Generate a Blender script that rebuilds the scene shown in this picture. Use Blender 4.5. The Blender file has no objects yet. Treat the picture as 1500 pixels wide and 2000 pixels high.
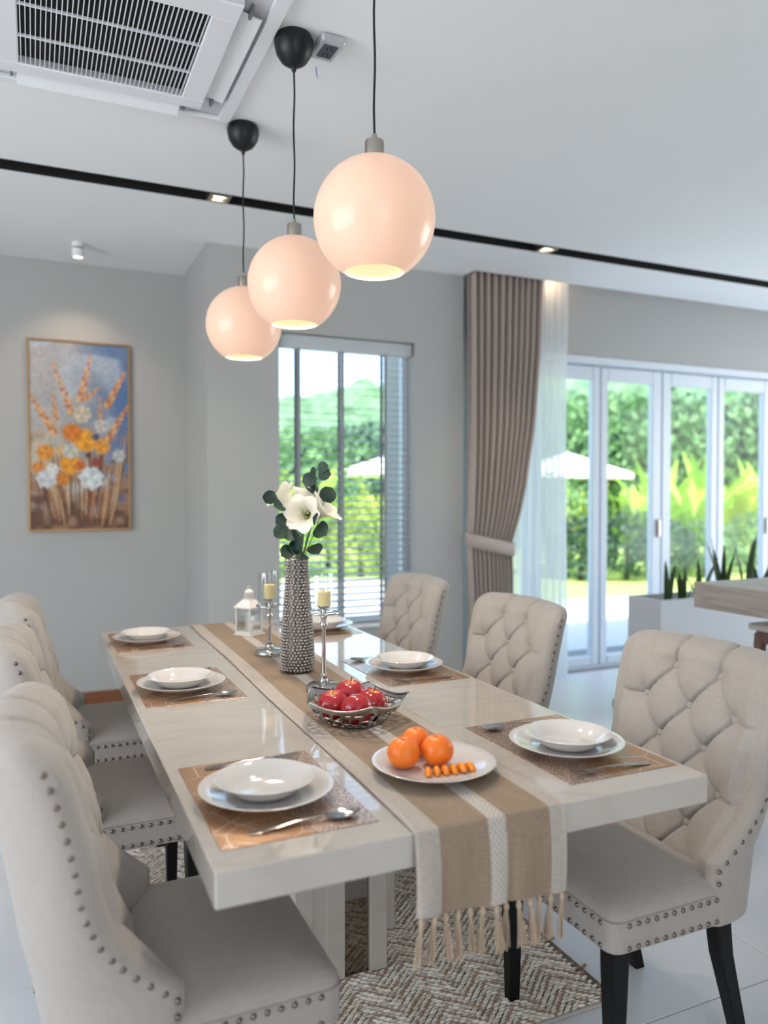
import bpy, bmesh, math, random
from math import sin, cos, pi, radians, sqrt, atan2, hypot, tan
from mathutils import Vector, Matrix

random.seed(11)
scene = bpy.context.scene
C = scene.collection

# ------------------------------------------------------------------ camera
FPX, YAW, PITCH = 1513.8, radians(24.291), radians(1.28)
CAM = Vector((0, 0, 1.34))
cd = bpy.data.cameras.new('camera'); cam = bpy.data.objects.new('camera', cd); C.objects.link(cam)
cd.sensor_fit = 'HORIZONTAL'; cd.sensor_width = 36.0; cd.lens = 36.0 * FPX / 1500.0
cd.clip_start = 0.02; cd.clip_end = 400
cam.location = CAM; cam.rotation_euler = (pi / 2 - PITCH, 0, -YAW)
cd.dof.use_dof = True; cd.dof.focus_distance = 2.1; cd.dof.aperture_fstop = 2.4
scene.camera = cam
scene.view_settings.view_transform = 'Standard'; scene.view_settings.look = 'None'
scene.view_settings.exposure = 0.16; scene.view_settings.gamma = 1.0
scene.view_settings.use_curve_mapping = False

# ------------------------------------------------------------------ sky, sun, fill lamps at the unseen openings
world = bpy.data.worlds.new('sky_world'); scene.world = world; world.use_nodes = True
wn = world.node_tree.nodes; wl = world.node_tree.links
bg = wn['Background']; sky = wn.new('ShaderNodeTexSky'); sky.sky_type = 'NISHITA'
sky.sun_disc = False; sky.sun_elevation = radians(52); sky.sun_rotation = radians(200); sky.air_density = 1.0; sky.dust_density = 2.5
wl.new(sky.outputs[0], bg.inputs[0]); bg.inputs[1].default_value = 0.56
def light(name, kind, loc, energy, color=(1, 1, 1), rot=(0, 0, 0), **kw):
    l = bpy.data.lights.new(name, kind); l.energy = energy; l.color = color
    for k, v in kw.items(): setattr(l, k, v)
    o = bpy.data.objects.new(name, l); C.objects.link(o); o.location = loc; o.rotation_euler = rot
    return o
def aim(o, p): o.rotation_euler = (Vector(p) - o.location).to_track_quat('-Z', 'Y').to_euler()
sun = light('sun', 'SUN', (0, -10, 20), 7.2, (1, .95, .86), angle=radians(1.5)); aim(sun, Vector((0, -10, 20)) + Vector((.35, .9, -1.45)))
# area lamps added to boost daylight at the unseen left, back and right openings
dl = light('daylight_fill_left', 'AREA', (-3.30, 1.3, 1.45), 62, (.96, .98, 1), shape='RECTANGLE', size=3.4, size_y=2.0); aim(dl, (3, 1.3, 1.45))
db = light('daylight_fill_back', 'AREA', (.2, -3.80, 1.5), 4, (.93, .97, 1), shape='RECTANGLE', size=2.0, size_y=2.1); aim(db, (.2, 4, 1.5))
dr = light('daylight_fill_right', 'AREA', (7.44, 2.5, 1.45), 90, (.93, .97, 1), shape='RECTANGLE', size=2.6, size_y=2.1); aim(dr, (0, 2.5, 1.45))  # unseen opening and lamp added to brighten the door side of the room

# ------------------------------------------------------------------ helpers
def srgb(r, g=None, b=None):
    if g is None: r, g, b = r
    f = lambda c: (c / 255 / 12.92) if c / 255 <= .04045 else ((c / 255 + .055) / 1.055) ** 2.4
    return (f(r), f(g), f(b), 1)
def newmat(name):
    m = bpy.data.materials.new(name); m.use_nodes = True
    return m, m.node_tree.nodes, m.node_tree.links, m.node_tree.nodes['Principled BSDF']
def pmat(name, col, rough=.5, metal=0, coat=0, noise=0, nscale=20, bump=0, bscale=200, emis=None, estr=0, trans=0, sss=0, spec=.5, aniso=0):
    m, N, L, p = newmat(name)
    c = srgb(*col); p.inputs['Base Color'].default_value = c
    p.inputs['Roughness'].default_value = rough; p.inputs['Metallic'].default_value = metal
    p.inputs['Coat Weight'].default_value = coat; p.inputs['Coat Roughness'].default_value = .03
    p.inputs['Specular IOR Level'].default_value = spec
    if trans: p.inputs['Transmission Weight'].default_value = trans
    if emis: p.inputs['Emission Color'].default_value = srgb(*emis); p.inputs['Emission Strength'].default_value = estr
    tc = N.new('ShaderNodeTexCoord')
    if noise:
        t = N.new('ShaderNodeTexNoise'); t.inputs['Scale'].default_value = nscale; t.inputs['Detail'].default_value = 4
        L.new(tc.outputs['Object'], t.inputs['Vector'])
        mr = N.new('ShaderNodeMapRange'); mr.inputs[3].default_value = 1 - noise; mr.inputs[4].default_value = 1 + noise
        L.new(t.outputs[0], mr.inputs[0])
        mx = N.new('ShaderNodeMix'); mx.data_type = 'RGBA'; mx.blend_type = 'MULTIPLY'; mx.inputs[0].default_value = 1
        mx.inputs[6].default_value = c; L.new(mr.outputs[0], mx.inputs[7]); L.new(mx.outputs[2], p.inputs['Base Color'])
    if bump:
        t = N.new('ShaderNodeTexNoise'); t.inputs['Scale'].default_value = bscale; t.inputs['Detail'].default_value = 3
        L.new(tc.outputs['Object'], t.inputs['Vector'])
        b = N.new('ShaderNodeBump'); b.inputs['Strength'].default_value = bump; b.inputs['Distance'].default_value = .002
        L.new(t.outputs[0], b.inputs['Height']); L.new(b.outputs[0], p.inputs['Normal'])
    return m
def node(N, kind, **kw):
    n = N.new(kind)
    for k, v in kw.items(): setattr(n, k, v)
    return n
def math_node(N, L, op, a, b=None):
    n = N.new('ShaderNodeMath'); n.operation = op
    for i, v in enumerate((a, b)):
        if v is None: continue
        if isinstance(v, (int, float)): n.inputs[i].default_value = v
        else: L.new(v, n.inputs[i])
    return n.outputs[0]
def ramp(N, L, fac, stops):
    r = N.new('ShaderNodeValToRGB'); e = r.color_ramp.elements
    while len(e) < len(stops): e.new(.5)
    for el, (pos, col) in zip(e, stops): el.position = pos; el.color = col
    L.new(fac, r.inputs[0]); return r.outputs[0]

class MB:
    """collects shapes; build() links them as ONE mesh object"""
    def __init__(s): s.v = []; s.f = []; s.mi = []; s.cur = 0
    def add(s, vs, fs, mi=None):
        o = len(s.v); s.v.extend([tuple(v) for v in vs])
        for f in fs: s.f.append(tuple(i + o for i in f)); s.mi.append(s.cur if mi is None else mi)
        return s
    def box(s, x0, x1, y0, y1, z0, z1, bev=0, M=None, mi=None):
        if bev:
            bm = bmesh.new(); bmesh.ops.create_cube(bm, size=1)
            for v in bm.verts: v.co = Vector(((x0 + x1) / 2 + v.co.x * (x1 - x0), (y0 + y1) / 2 + v.co.y * (y1 - y0), (z0 + z1) / 2 + v.co.z * (z1 - z0)))
            bmesh.ops.bevel(bm, geom=list(bm.edges), offset=bev, segments=1, affect='EDGES')
            bm.verts.index_update(); vs = [v.co.copy() for v in bm.verts]; fs = [[v.index for v in f.verts] for f in bm.faces]; bm.free()
        else:
            vs = [Vector((x, y, z)) for z in (z0, z1) for y in (y0, y1) for x in (x0, x1)]
            fs = [(0, 2, 3, 1), (4, 5, 7, 6), (0, 1, 5, 4), (2, 6, 7, 3), (0, 4, 6, 2), (1, 3, 7, 5)]
        if M is not None: vs = [M @ v for v in vs]
        return s.add(vs, fs, mi)
    def lathe(s, prof, n=32, M=None, mi=None, cap=True):
        vs = []; fs = []
        for (r, z) in prof:
            for k in range(n):
                a = 2 * pi * k / n; vs.append(Vector((r * cos(a), r * sin(a), z)))
        for i in range(len(prof) - 1):
            for k in range(n):
                k2 = (k + 1) % n; fs.append((i * n + k, i * n + k2, (i + 1) * n + k2, (i + 1) * n + k))
        if cap:
            if prof[0][0] > 1e-5: fs.append(tuple(reversed(range(n))))
            if prof[-1][0] > 1e-5: fs.append(tuple((len(prof) - 1) * n + k for k in range(n)))
        if M is not None: vs = [M @ v for v in vs]
        return s.add(vs, fs, mi)
    def tube(s, pts, r, n=8, mi=None, flat=1.0):
        pts = [Vector(p) for p in pts]; rr = r if isinstance(r, (list, tuple)) else [r] * len(pts)
        vs = []; fs = []; ref = None
        for i, p in enumerate(pts):
            t = (pts[min(i + 1, len(pts) - 1)] - pts[max(i - 1, 0)]).normalized()
            if ref is None: ref = Vector((0, 0, 1)) if abs(t.z) < .9 else Vector((1, 0, 0))
            a = t.cross(ref).normalized(); b = a.cross(t).normalized(); ref = b
            for k in range(n):
                an = 2 * pi * k / n; vs.append(p + a * cos(an) * rr[i] + b * sin(an) * rr[i] * flat)
        for i in range(len(pts) - 1):
            for k in range(n):
                k2 = (k + 1) % n; fs.append((i * n + k, i * n + k2, (i + 1) * n + k2, (i + 1) * n + k))
        fs.append(tuple(reversed(range(n)))); fs.append(tuple((len(pts) - 1) * n + k for k in range(n)))
        return s.add(vs, fs, mi)
    def grid(s, rows, mi=None, closed=False):
        nr = len(rows); nc = len(rows[0]); vs = [v for r in rows for v in r]; fs = []
        for i in range(nr - 1):
            for j in range(nc if closed else nc - 1):
                j2 = (j + 1) % nc; fs.append((i * nc + j, i * nc + j2, (i + 1) * nc + j2, (i + 1) * nc + j))
        return s.add(vs, fs, mi)
    def mesh(s, name, mats, smooth=35):
        me = bpy.data.meshes.new(name); me.from_pydata(s.v, [], s.f)
        for m in (mats if isinstance(mats, (list, tuple)) else [mats]): me.materials.append(m)
        if any(s.mi): me.polygons.foreach_set('material_index', s.mi)
        if smooth:
            me.polygons.foreach_set('use_smooth', [True] * len(me.polygons))
            try: me.set_sharp_from_angle(angle=radians(smooth))
            except Exception: pass
        me.update(); return me
    def build(s, name, mats, parent=None, loc=None, rot=None, smooth=35):
        return link(name, s.mesh(name, mats, smooth), parent, loc, rot)
def link(name, me, parent=None, loc=None, rot=None):
    o = bpy.data.objects.new(name, me); C.objects.link(o)
    if parent is not None: o.parent = parent
    if loc is not None: o.location = loc
    if rot is not None: o.rotation_euler = rot
    return o
def tag(o, label=None, cat=None, group=None, kind=None):
    if label: o['label'] = label
    if cat: o['category'] = cat
    if group: o['group'] = group
    if kind: o['kind'] = kind
    return o
def thing(name, label, cat, loc=(0, 0, 0), rz=0, group=None):
    o = bpy.data.objects.new(name, None); C.objects.link(o); o.empty_display_size = .05
    o.location = loc; o.rotation_euler = (0, 0, rz); return tag(o, label, cat, group)
def struct(o, label=None, cat=None): return tag(o, label, cat, kind='structure')
def copy_tree(o, parent=None, kids=None):
    if kids is None:
        kids = {}
        for q in bpy.data.objects:
            if q.parent: kids.setdefault(q.parent.name, []).append(q)
    c = o.copy(); C.objects.link(c); c.parent = parent
    for ch in kids.get(o.name, []): copy_tree(ch, c, kids)
    return c
FW = Vector((sin(YAW) * cos(PITCH), cos(YAW) * cos(PITCH), -sin(PITCH))); RT = Vector((cos(YAW), -sin(YAW), 0)); UP = RT.cross(FW)
def at(u, v, d): return CAM + (FW * FPX + RT * (u - 750) + UP * (1000 - v)) * (d / FPX)      # photo pixel at depth d -> point in the room
def smoothstep(a, b, x):
    t = max(0, min(1, (x - a) / (b - a))); return t * t * (3 - 2 * t)
def interp(tab, x):
    if x <= tab[0][0]: return tab[0][1]
    for (a, b), (c, d) in zip(tab, tab[1:]):
        if x <= c: return b + (d - b) * (x - a) / (c - a)
    return tab[-1][1]

# ------------------------------------------------------------------ materials
M = {}
M['ceiling'] = pmat('ceiling_paint', (234, 237, 238), .9, noise=.01, nscale=3)
M['wall'] = pmat('wall_paint', (176, 177, 175), .85, noise=.012, nscale=4, bump=.05, bscale=300)
M['white'] = pmat('white_lacquer', (232, 234, 236), .35)
M['acwhite'] = pmat('white_plastic', (226, 230, 234), .45)
M['alu'] = pmat('white_aluminium', (214, 222, 232), .35)
M['black'] = pmat('black_slot', (12, 12, 14), .8)
M['blackplastic'] = pmat('black_plastic', (16, 18, 22), .42, spec=.4)
M['cord'] = pmat('cord_black', (22, 22, 24), .6)
M['nickel'] = pmat('brushed_nickel', (176, 168, 158), .32, metal=1, noise=.08, nscale=60)
M['silver'] = pmat('polished_silver', (200, 198, 196), .12, metal=1)
M['darksilver'] = pmat('aged_silver', (168, 164, 160), .22, metal=1)
M['steel'] = pmat('cutlery_steel', (186, 184, 182), .14, metal=1)
M['porcelain'] = pmat('porcelain', (214, 209, 204), .08, coat=.6)
M['linen'] = None
M['legblack'] = pmat('black_lacquer_wood', (8, 8, 10), .45, spec=.25)
M['nail'] = pmat('nailhead_bronze', (128, 116, 106), .3, metal=1)
M['wood'] = pmat('skirting_wood', (126, 78, 50), .5, noise=.15, nscale=8)
M['darkwood'] = pmat('stool_wood', (122, 92, 82), .5, noise=.15, nscale=10)
M['stonewhite'] = pmat('planter_white', (214, 217, 220), .55, noise=.02)
M['soil'] = pmat('soil', (56, 44, 36), .95, noise=.3, nscale=60)
M['wax'] = pmat('candle_wax', (240, 214, 158), .5, sss=.2, noise=.03)
M['waxwhite'] = pmat('white_wax', (228, 222, 214), .55)
M['lantern'] = pmat('lantern_white_metal', (222, 218, 212), .5)
M['tile'] = pmat('floor_porcelain_tile', (218, 219, 220), .28, noise=.03, nscale=3)
M['grout'] = pmat('grout', (150, 150, 148), .9)
M['curtain'] = pmat('curtain_cloth', (182, 170, 162), .9, noise=.06, nscale=220, bump=.2, bscale=500)
M['blindtape'] = pmat('blind_tape', (140, 146, 152), .8)
M['slat'] = pmat('blind_slat', (190, 198, 202), .45)
M['goldframe'] = pmat('thin_gold_frame', (176, 140, 96), .35, metal=.7)
M['screen'] = pmat('dark_filter', (22, 24, 26), .8)
M['apple'] = None

def fabric(name, col, var=.06, scale=420):
    m, N, L, p = newmat(name)
    tc = N.new('ShaderNodeTexCoord'); out = []
    for d in ((1, .06, .06), (.06, 1, .06), (.06, .06, 1)):
        mp = N.new('ShaderNodeMapping'); mp.inputs['Scale'].default_value = tuple(scale * (k if k == 1 else k) for k in d)
        t = N.new('ShaderNodeTexNoise'); t.inputs['Scale'].default_value = 1; t.inputs['Detail'].default_value = 2
        L.new(tc.outputs['Object'], mp.inputs[0]); L.new(mp.outputs[0], t.inputs['Vector']); out.append(t.outputs[0])
    s = math_node(N, L, 'ADD', math_node(N, L, 'ADD', out[0], out[1]), out[2])
    mr = N.new('ShaderNodeMapRange'); mr.inputs[1].default_value = 1.1; mr.inputs[2].default_value = 1.9; mr.inputs[3].default_value = 1 - var; mr.inputs[4].default_value = 1 + var
    L.new(s, mr.inputs[0])
    mx = N.new('ShaderNodeMix'); mx.data_type = 'RGBA'; mx.blend_type = 'MULTIPLY'; mx.inputs[0].default_value = 1; mx.inputs[6].default_value = srgb(*col)
    L.new(mr.outputs[0], mx.inputs[7]); L.new(mx.outputs[2], p.inputs['Base Color'])
    b = N.new('ShaderNodeBump'); b.inputs['Strength'].default_value = .25; b.inputs['Distance'].default_value = .001; L.new(s, b.inputs['Height']); L.new(b.outputs[0], p.inputs['Normal'])
    p.inputs['Roughness'].default_value = .92; p.inputs['Sheen Weight'].default_value = .25; p.inputs['Sheen Roughness'].default_value = .5
    p.inputs['Specular IOR Level'].default_value = .2
    return m
M['linen'] = fabric('linen_upholstery', (167, 159, 151))

def marble():
    m, N, L, p = newmat('cream_marble')
    tc = N.new('ShaderNodeTexCoord'); mp = N.new('ShaderNodeMapping'); mp.inputs['Rotation'].default_value = (0, 0, .6); mp.inputs['Scale'].default_value = (1.2, 3.6, 2)
    L.new(tc.outputs['Object'], mp.inputs[0])
    t = N.new('ShaderNodeTexNoise'); t.inputs['Scale'].default_value = 1.6; t.inputs['Detail'].default_value = 8; t.inputs['Distortion'].default_value = 1.2
    L.new(mp.outputs[0], t.inputs['Vector'])
    c = ramp(N, L, t.outputs[0], [(0, srgb(186, 177, 166)), (.42, srgb(191, 183, 173)), (.5, srgb(186, 177, 167)), (.56, srgb(192, 184, 174)), (1, srgb(188, 179, 169))])
    L.new(c, p.inputs['Base Color']); p.inputs['Roughness'].default_value = .06; p.inputs['Coat Weight'].default_value = .7; p.inputs['Coat Roughness'].default_value = .02
    return m
M['marble'] = marble()
M['mirror'] = pmat('smoked_mirror', (150, 142, 132), .04, metal=1)

def glassmat(name, tint=(1, 1, 1, 1), refl=.08):
    m, N, L, p = newmat(name); N.remove(p)
    tr = N.new('ShaderNodeBsdfTransparent'); tr.inputs[0].default_value = tint
    gl = N.new('ShaderNodeBsdfGlossy'); gl.inputs['Roughness'].default_value = .02
    lw = N.new('ShaderNodeLayerWeight'); lw.inputs[0].default_value = .5
    fr = math_node(N, L, 'MULTIPLY', math_node(N, L, 'POWER', lw.outputs['Facing'], 5.0), .55)
    mx = N.new('ShaderNodeMixShader'); L.new(math_node(N, L, 'ADD', fr, refl), mx.inputs[0])
    L.new(tr.outputs[0], mx.inputs[1]); L.new(gl.outputs[0], mx.inputs[2]); L.new(mx.outputs[0], N['Material Output'].inputs[0])
    return m
M['pane'] = glassmat('window_glass', (.96, .985, .985, 1), .008)
M['clearglass'] = glassmat('clear_glass', (.95, .97, .97, 1), .07)

def sheer():
    m, N, L, p = newmat('sheer_voile'); N.remove(p)
    tr = N.new('ShaderNodeBsdfTransparent'); tl = N.new('ShaderNodeBsdfTranslucent'); df = N.new('ShaderNodeBsdfDiffuse')
    tl.inputs[0].default_value = srgb(244, 248, 248); df.inputs[0].default_value = srgb(240, 242, 242)
    a = N.new('ShaderNodeMixShader'); a.inputs[0].default_value = .5; L.new(tl.outputs[0], a.inputs[1]); L.new(df.outputs[0], a.inputs[2])
    b = N.new('ShaderNodeMixShader'); b.inputs[0].default_value = .82; L.new(tr.outputs[0], b.inputs[1]); L.new(a.outputs[0], b.inputs[2])
    L.new(b.outputs[0], N['Material Output'].inputs[0]); return m
M['sheer'] = sheer()

def opal(name, col, strength, coat):
    m, N, L, p = newmat(name)
    p.inputs['Base Color'].default_value = srgb(214, 184, 166); p.inputs['Roughness'].default_value = .25; p.inputs['Specular IOR Level'].default_value = .3
    p.inputs['Coat Weight'].default_value = coat; p.inputs['Coat Roughness'].default_value = .02
    p.inputs['Emission Color'].default_value = srgb(*col); p.inputs['Emission Strength'].default_value = strength
    return m
M['opal'] = opal('opal_glass_lit', (255, 200, 166), .39, .2)
M['opal_in'] = opal('opal_glass_inner_lit', (255, 210, 174), .60, 0)
M['bulb'] = pmat('warm_bulb', (255, 240, 220), .4, emis=(255, 224, 180), estr=2.2)
M['lens'] = pmat('downlight_lens', (255, 250, 240), .4, emis=(255, 240, 205), estr=5)

def runner_mat():
    m, N, L, p = newmat('runner_linen_stripes')
    uv = N.new('ShaderNodeUVMap'); sp = N.new('ShaderNodeSeparateXYZ'); L.new(uv.outputs[0], sp.inputs[0])
    brown, lite, stitch = srgb(152, 133, 114), srgb(180, 170, 160), srgb(210, 202, 193)
    r = N.new('ShaderNodeValToRGB'); r.color_ramp.interpolation = 'CONSTANT'; e = r.color_ramp.elements
    st = [(0, lite), (.15, brown), (.463, lite), (.583, brown), (.885, lite)]
    while len(e) < len(st): e.new(.5)
    for el, (a, c) in zip(e, st): el.position = a; el.color = c
    L.new(sp.outputs[0], r.inputs[0])
    # weave threads across and along
    ws = []
    for sc in ((420, 18, 1), (18, 1400, 1)):
        mp = N.new('ShaderNodeMapping'); mp.inputs['Scale'].default_value = sc; L.new(uv.outputs[0], mp.inputs[0])
        t = N.new('ShaderNodeTexNoise'); t.inputs['Scale'].default_value = 1; t.inputs['Detail'].default_value = 2; L.new(mp.outputs[0], t.inputs['Vector']); ws.append(t.outputs[0])
    s = math_node(N, L, 'ADD', ws[0], ws[1])
    mr = N.new('ShaderNodeMapRange'); mr.inputs[1].default_value = .65; mr.inputs[2].default_value = 1.35; mr.inputs[3].default_value = .74; mr.inputs[4].default_value = 1.22; L.new(s, mr.inputs[0])
    mx = N.new('ShaderNodeMix'); mx.data_type = 'RGBA'; mx.blend_type = 'MULTIPLY'; mx.inputs[0].default_value = 1; L.new(r.outputs[0], mx.inputs[6]); L.new(mr.outputs[0], mx.inputs[7])
    # white hem stitches in the middle stripe
    ck = N.new('ShaderNodeTexChecker'); ck.inputs['Scale'].default_value = 1; mp = N.new('ShaderNodeMapping'); mp.inputs['Scale'].default_value = (60, 420, 1); L.new(uv.outputs[0], mp.inputs[0]); L.new(mp.outputs[0], ck.inputs[0])
    mid = math_node(N, L, 'MULTIPLY', math_node(N, L, 'COMPARE', sp.outputs[0], .523), 1)
    mid.node.inputs[0].links[0].from_node.inputs[2].default_value = .05
    f = math_node(N, L, 'MULTIPLY', math_node(N, L, 'MULTIPLY', mid, ck.outputs[1]), .65)
    m2 = N.new('ShaderNodeMix'); m2.data_type = 'RGBA'; L.new(f, m2.inputs[0]); L.new(mx.outputs[2], m2.inputs[6]); m2.inputs[7].default_value = stitch
    L.new(m2.outputs[2], p.inputs['Base Color']); p.inputs['Roughness'].default_value = .95; p.inputs['Specular IOR Level'].default_value = .15
    b = N.new('ShaderNodeBump'); b.inputs['Strength'].default_value = .5; b.inputs['Distance'].default_value = .001; L.new(s, b.inputs['Height']); L.new(b.outputs[0], p.inputs['Normal'])
    return m
M['runner'] = runner_mat()
M['tassel'] = pmat('tassel_yarn', (182, 160, 138), .95, noise=.15, nscale=200)

def mat_placemat():
    m, N, L, p = newmat('rose_gold_leaf_mat')
    tc = N.new('ShaderNodeTexCoord'); sp = N.new('ShaderNodeSeparateXYZ'); L.new(tc.outputs['Object'], sp.inputs[0])
    v = N.new('ShaderNodeTexVoronoi'); v.feature = 'DISTANCE_TO_EDGE'; v.inputs['Scale'].default_value = 210; L.new(tc.outputs['Object'], v.inputs['Vector'])
    crack = math_node(N, L, 'LESS_THAN', v.outputs['Distance'], .13)
    v2 = N.new('ShaderNodeTexVoronoi'); v2.feature = 'DISTANCE_TO_EDGE'; v2.inputs['Scale'].default_value = 13; L.new(tc.outputs['Object'], v2.inputs['Vector'])
    vein = math_node(N, L, 'LESS_THAN', v2.outputs['Distance'], .014)
    w = N.new('ShaderNodeTexWave'); w.inputs['Scale'].default_value = 42; w.inputs['Distortion'].default_value = 9; w.inputs['Detail Scale'].default_value = .6; L.new(tc.outputs['Object'], w.inputs['Vector'])
    fine = math_node(N, L, 'GREATER_THAN', w.outputs[1], .72)
    leaf = math_node(N, L, 'MAXIMUM', vein, math_node(N, L, 'MULTIPLY', fine, .25))
    n = N.new('ShaderNodeTexNoise'); n.inputs['Scale'].default_value = 5; L.new(tc.outputs['Object'], n.inputs['Vector'])
    side = math_node(N, L, 'GREATER_THAN', math_node(N, L, 'ADD', sp.outputs[0], math_node(N, L, 'MULTIPLY', math_node(N, L, 'SUBTRACT', n.outputs[0], .5), .25)), .035)
    pat = N.new('ShaderNodeMix'); L.new(side, pat.inputs[0]); L.new(leaf, pat.inputs[2]); L.new(crack, pat.inputs[3])
    col = N.new('ShaderNodeMix'); col.data_type = 'RGBA'; L.new(pat.outputs[0], col.inputs[0]); col.inputs[6].default_value = srgb(190, 148, 108); col.inputs[7].default_value = srgb(238, 214, 198)
    dk = N.new('ShaderNodeMix'); dk.data_type = 'RGBA'; L.new(math_node(N, L, 'MULTIPLY', side, math_node(N, L, 'SUBTRACT', 1, crack)), dk.inputs[0]); L.new(col.outputs[2], dk.inputs[6]); dk.inputs[7].default_value = srgb(120, 84, 62)
    L.new(dk.outputs[2], p.inputs['Base Color']); p.inputs['Metallic'].default_value = .75; p.inputs['Roughness'].default_value = .27
    b = N.new('ShaderNodeBump'); b.inputs['Strength'].default_value = .6; b.inputs['Distance'].default_value = .001; L.new(pat.outputs[0], b.inputs['Height']); L.new(b.outputs[0], p.inputs['Normal'])
    return m
M['placemat'] = mat_placemat()

def wood_grain(name, a, b, sc=(2, 40, 40)):
    m, N, L, p = newmat(name); tc = N.new('ShaderNodeTexCoord'); mp = N.new('ShaderNodeMapping'); mp.inputs['Scale'].default_value = sc; L.new(tc.outputs['Object'], mp.inputs[0])
    t = N.new('ShaderNodeTexNoise'); t.inputs['Scale'].default_value = 1; t.inputs['Detail'].default_value = 6; t.inputs['Distortion'].default_value = .6; L.new(mp.outputs[0], t.inputs['Vector'])
    L.new(ramp(N, L, t.outputs[0], [(.25, srgb(*a)), (.75, srgb(*b))]), p.inputs['Base Color']); p.inputs['Roughness'].default_value = .45
    return m
M['oak'] = wood_grain('grey_oak', (158, 142, 130), (196, 184, 174), (40, 3, 40))

def vcol(name, rough=.5, coat=0, attr='col', trans=0):
    m, N, L, p = newmat(name); a = N.new('ShaderNodeVertexColor'); a.layer_name = attr
    L.new(a.outputs[0], p.inputs['Base Color']); p.inputs['Roughness'].default_value = rough; p.inputs['Coat Weight'].default_value = coat
    return m
def leafmat(name, col, var=.25, tl=.35, rough=.5):
    m, N, L, p = newmat(name)
    oi = N.new('ShaderNodeTexNoise'); oi.inputs['Scale'].default_value = 1.6; tc = N.new('ShaderNodeTexCoord'); L.new(tc.outputs['Object'], oi.inputs['Vector'])
    c = srgb(*col); lo = tuple(x * (1 - var) for x in c[:3]) + (1,); hi = tuple(min(1, x * (1 + var)) for x in c[:3]) + (1,)
    r = ramp(N, L, oi.outputs[0], [(.3, lo), (.7, hi)])
    L.new(r, p.inputs['Base Color']); p.inputs['Roughness'].default_value = rough
    if tl:
        t = N.new('ShaderNodeBsdfTranslucent'); L.new(r, t.inputs[0]); mx = N.new('ShaderNodeMixShader'); mx.inputs[0].default_value = tl
        L.new(p.outputs[0], mx.inputs[1]); L.new(t.outputs[0], mx.inputs[2]); L.new(mx.outputs[0], N['Material Output'].inputs[0])
    return m
M['eucalyptus'] = leafmat('eucalyptus_leaf', (26, 52, 40), .2, .1)
M['stem'] = leafmat('stem_green', (96, 112, 62), .2, 0)
M['petal'] = leafmat('lily_petal', (240, 238, 226), .03, .3, .6)
M['petal_throat'] = leafmat('lily_throat', (214, 218, 140), .05, .2)
M['snake'] = leafmat('snake_plant_leaf', (62, 84, 46), .35, .1)
M['palm'] = leafmat('palm_leaf', (158, 198, 78), .3, .4)
M['palm2'] = leafmat('yellow_palm_leaf', (192, 204, 92), .25, .4)
M['bush'] = leafmat('bush_leaf', (104, 144, 92), .4, .3)
M['bushdark'] = leafmat('dark_bush_leaf', (66, 96, 78), .4, .2)
M['bushyellow'] = leafmat('yellow_bush_leaf', (172, 190, 84), .3, .4)
M['forest'] = leafmat('forest_crown', (98, 132, 100), .4, .0, .95)
M['lawn'] = pmat('lawn', (166, 192, 104), .95, noise=.25, nscale=9)
M['patio'] = pmat('patio_stone', (214, 216, 214), .8, noise=.05, nscale=5)
M['parasol'] = pmat('parasol_canvas', (244, 244, 240), .9)

ZC = 2.79
# ================================================================== THE SETTING
def S(name, boxes, mat, bev=0):
    m = MB()
    for b in boxes: m.box(*b, bev=bev)
    return struct(m.build(name, mat))
# floor: grout bed with single tiles on it
fl = S('floor', [(-3.5, 7.5, -4, 5.4, -.12, -.003)], M['grout'])
TS = .80
tm = MB().box(.0015, TS - .0015, .0015, TS - .0015, -.01, 0, bev=.0012).mesh('tile', M['tile'])
for i in range(-5, 10):
    for j in range(-5, 7):
        x, y = i * TS + .33, j * TS - .11
        if x < -3.5 or x + TS > 7.5 or y < -4 or y + TS > 5.4: continue
        if y + TS > 4.78 and x + TS > .9: continue
        link('tile', tm, fl, (x, y, 0))
# ceiling: slab with the black slot and the curtain pocket left open
S('ceiling', [(-3.5, 7.5, -4, 3.755, ZC, ZC + .2), (-3.5, .915, 3.88, 5.4, ZC, ZC + .2), (.915, 2.61, 3.88, 4.7, ZC, ZC + .2), (2.61, 7.5, 3.88, 4.36, ZC, ZC + .2),
              (-3.5, 7.5, 3.755, 3.88, ZC + .1, ZC + .2), (2.61, 7.5, 4.36, 4.95, ZC + .16, ZC + .24)], M['ceiling'])
S('trim_1', [(-3.5, 7.5, 3.757, 3.762, ZC, ZC + .1), (-3.5, 7.5, 3.873, 3.878, ZC, ZC + .1), (-3.5, 7.5, 3.757, 3.878, ZC + .085, ZC + .1)], M['black'])
# walls
S('wall_alcove', [(-3.5, 1.2, 5.25, 5.4, 0, ZC)], M['wall'])
WX0, WX1, WZ0, WZ1 = 1.343, 2.256, .50, 2.318
S('wall_window', [(.915, WX0, 4.5, 4.7, 0, ZC), (.915, 1.2, 4.7, 5.25, 0, ZC), (WX1, 2.61, 4.5, 4.95, 0, ZC), (WX0, WX1, 4.5, 4.7, 0, WZ0), (WX0, WX1, 4.5, 4.7, WZ1, ZC)], M['wall'])
DX0, DX1 = 2.77, 6.49
S('wall_door', [(2.61, DX0, 4.75, 4.95, 0, ZC + .2), (DX0, DX1, 4.75, 4.95, 2.39, ZC + .2), (DX1, 7.5, 4.75, 4.95, 0, ZC + .2)], M['wall'])
S('wall_left', [(-3.5, -3.35, -4, -.5, 0, ZC), (-3.5, -3.35, 3.1, 5.25, 0, ZC), (-3.5, -3.35, -.5, 3.1, 0, .35), (-3.5, -3.35, -.5, 3.1, 2.55, ZC)], M['wall'])
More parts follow.
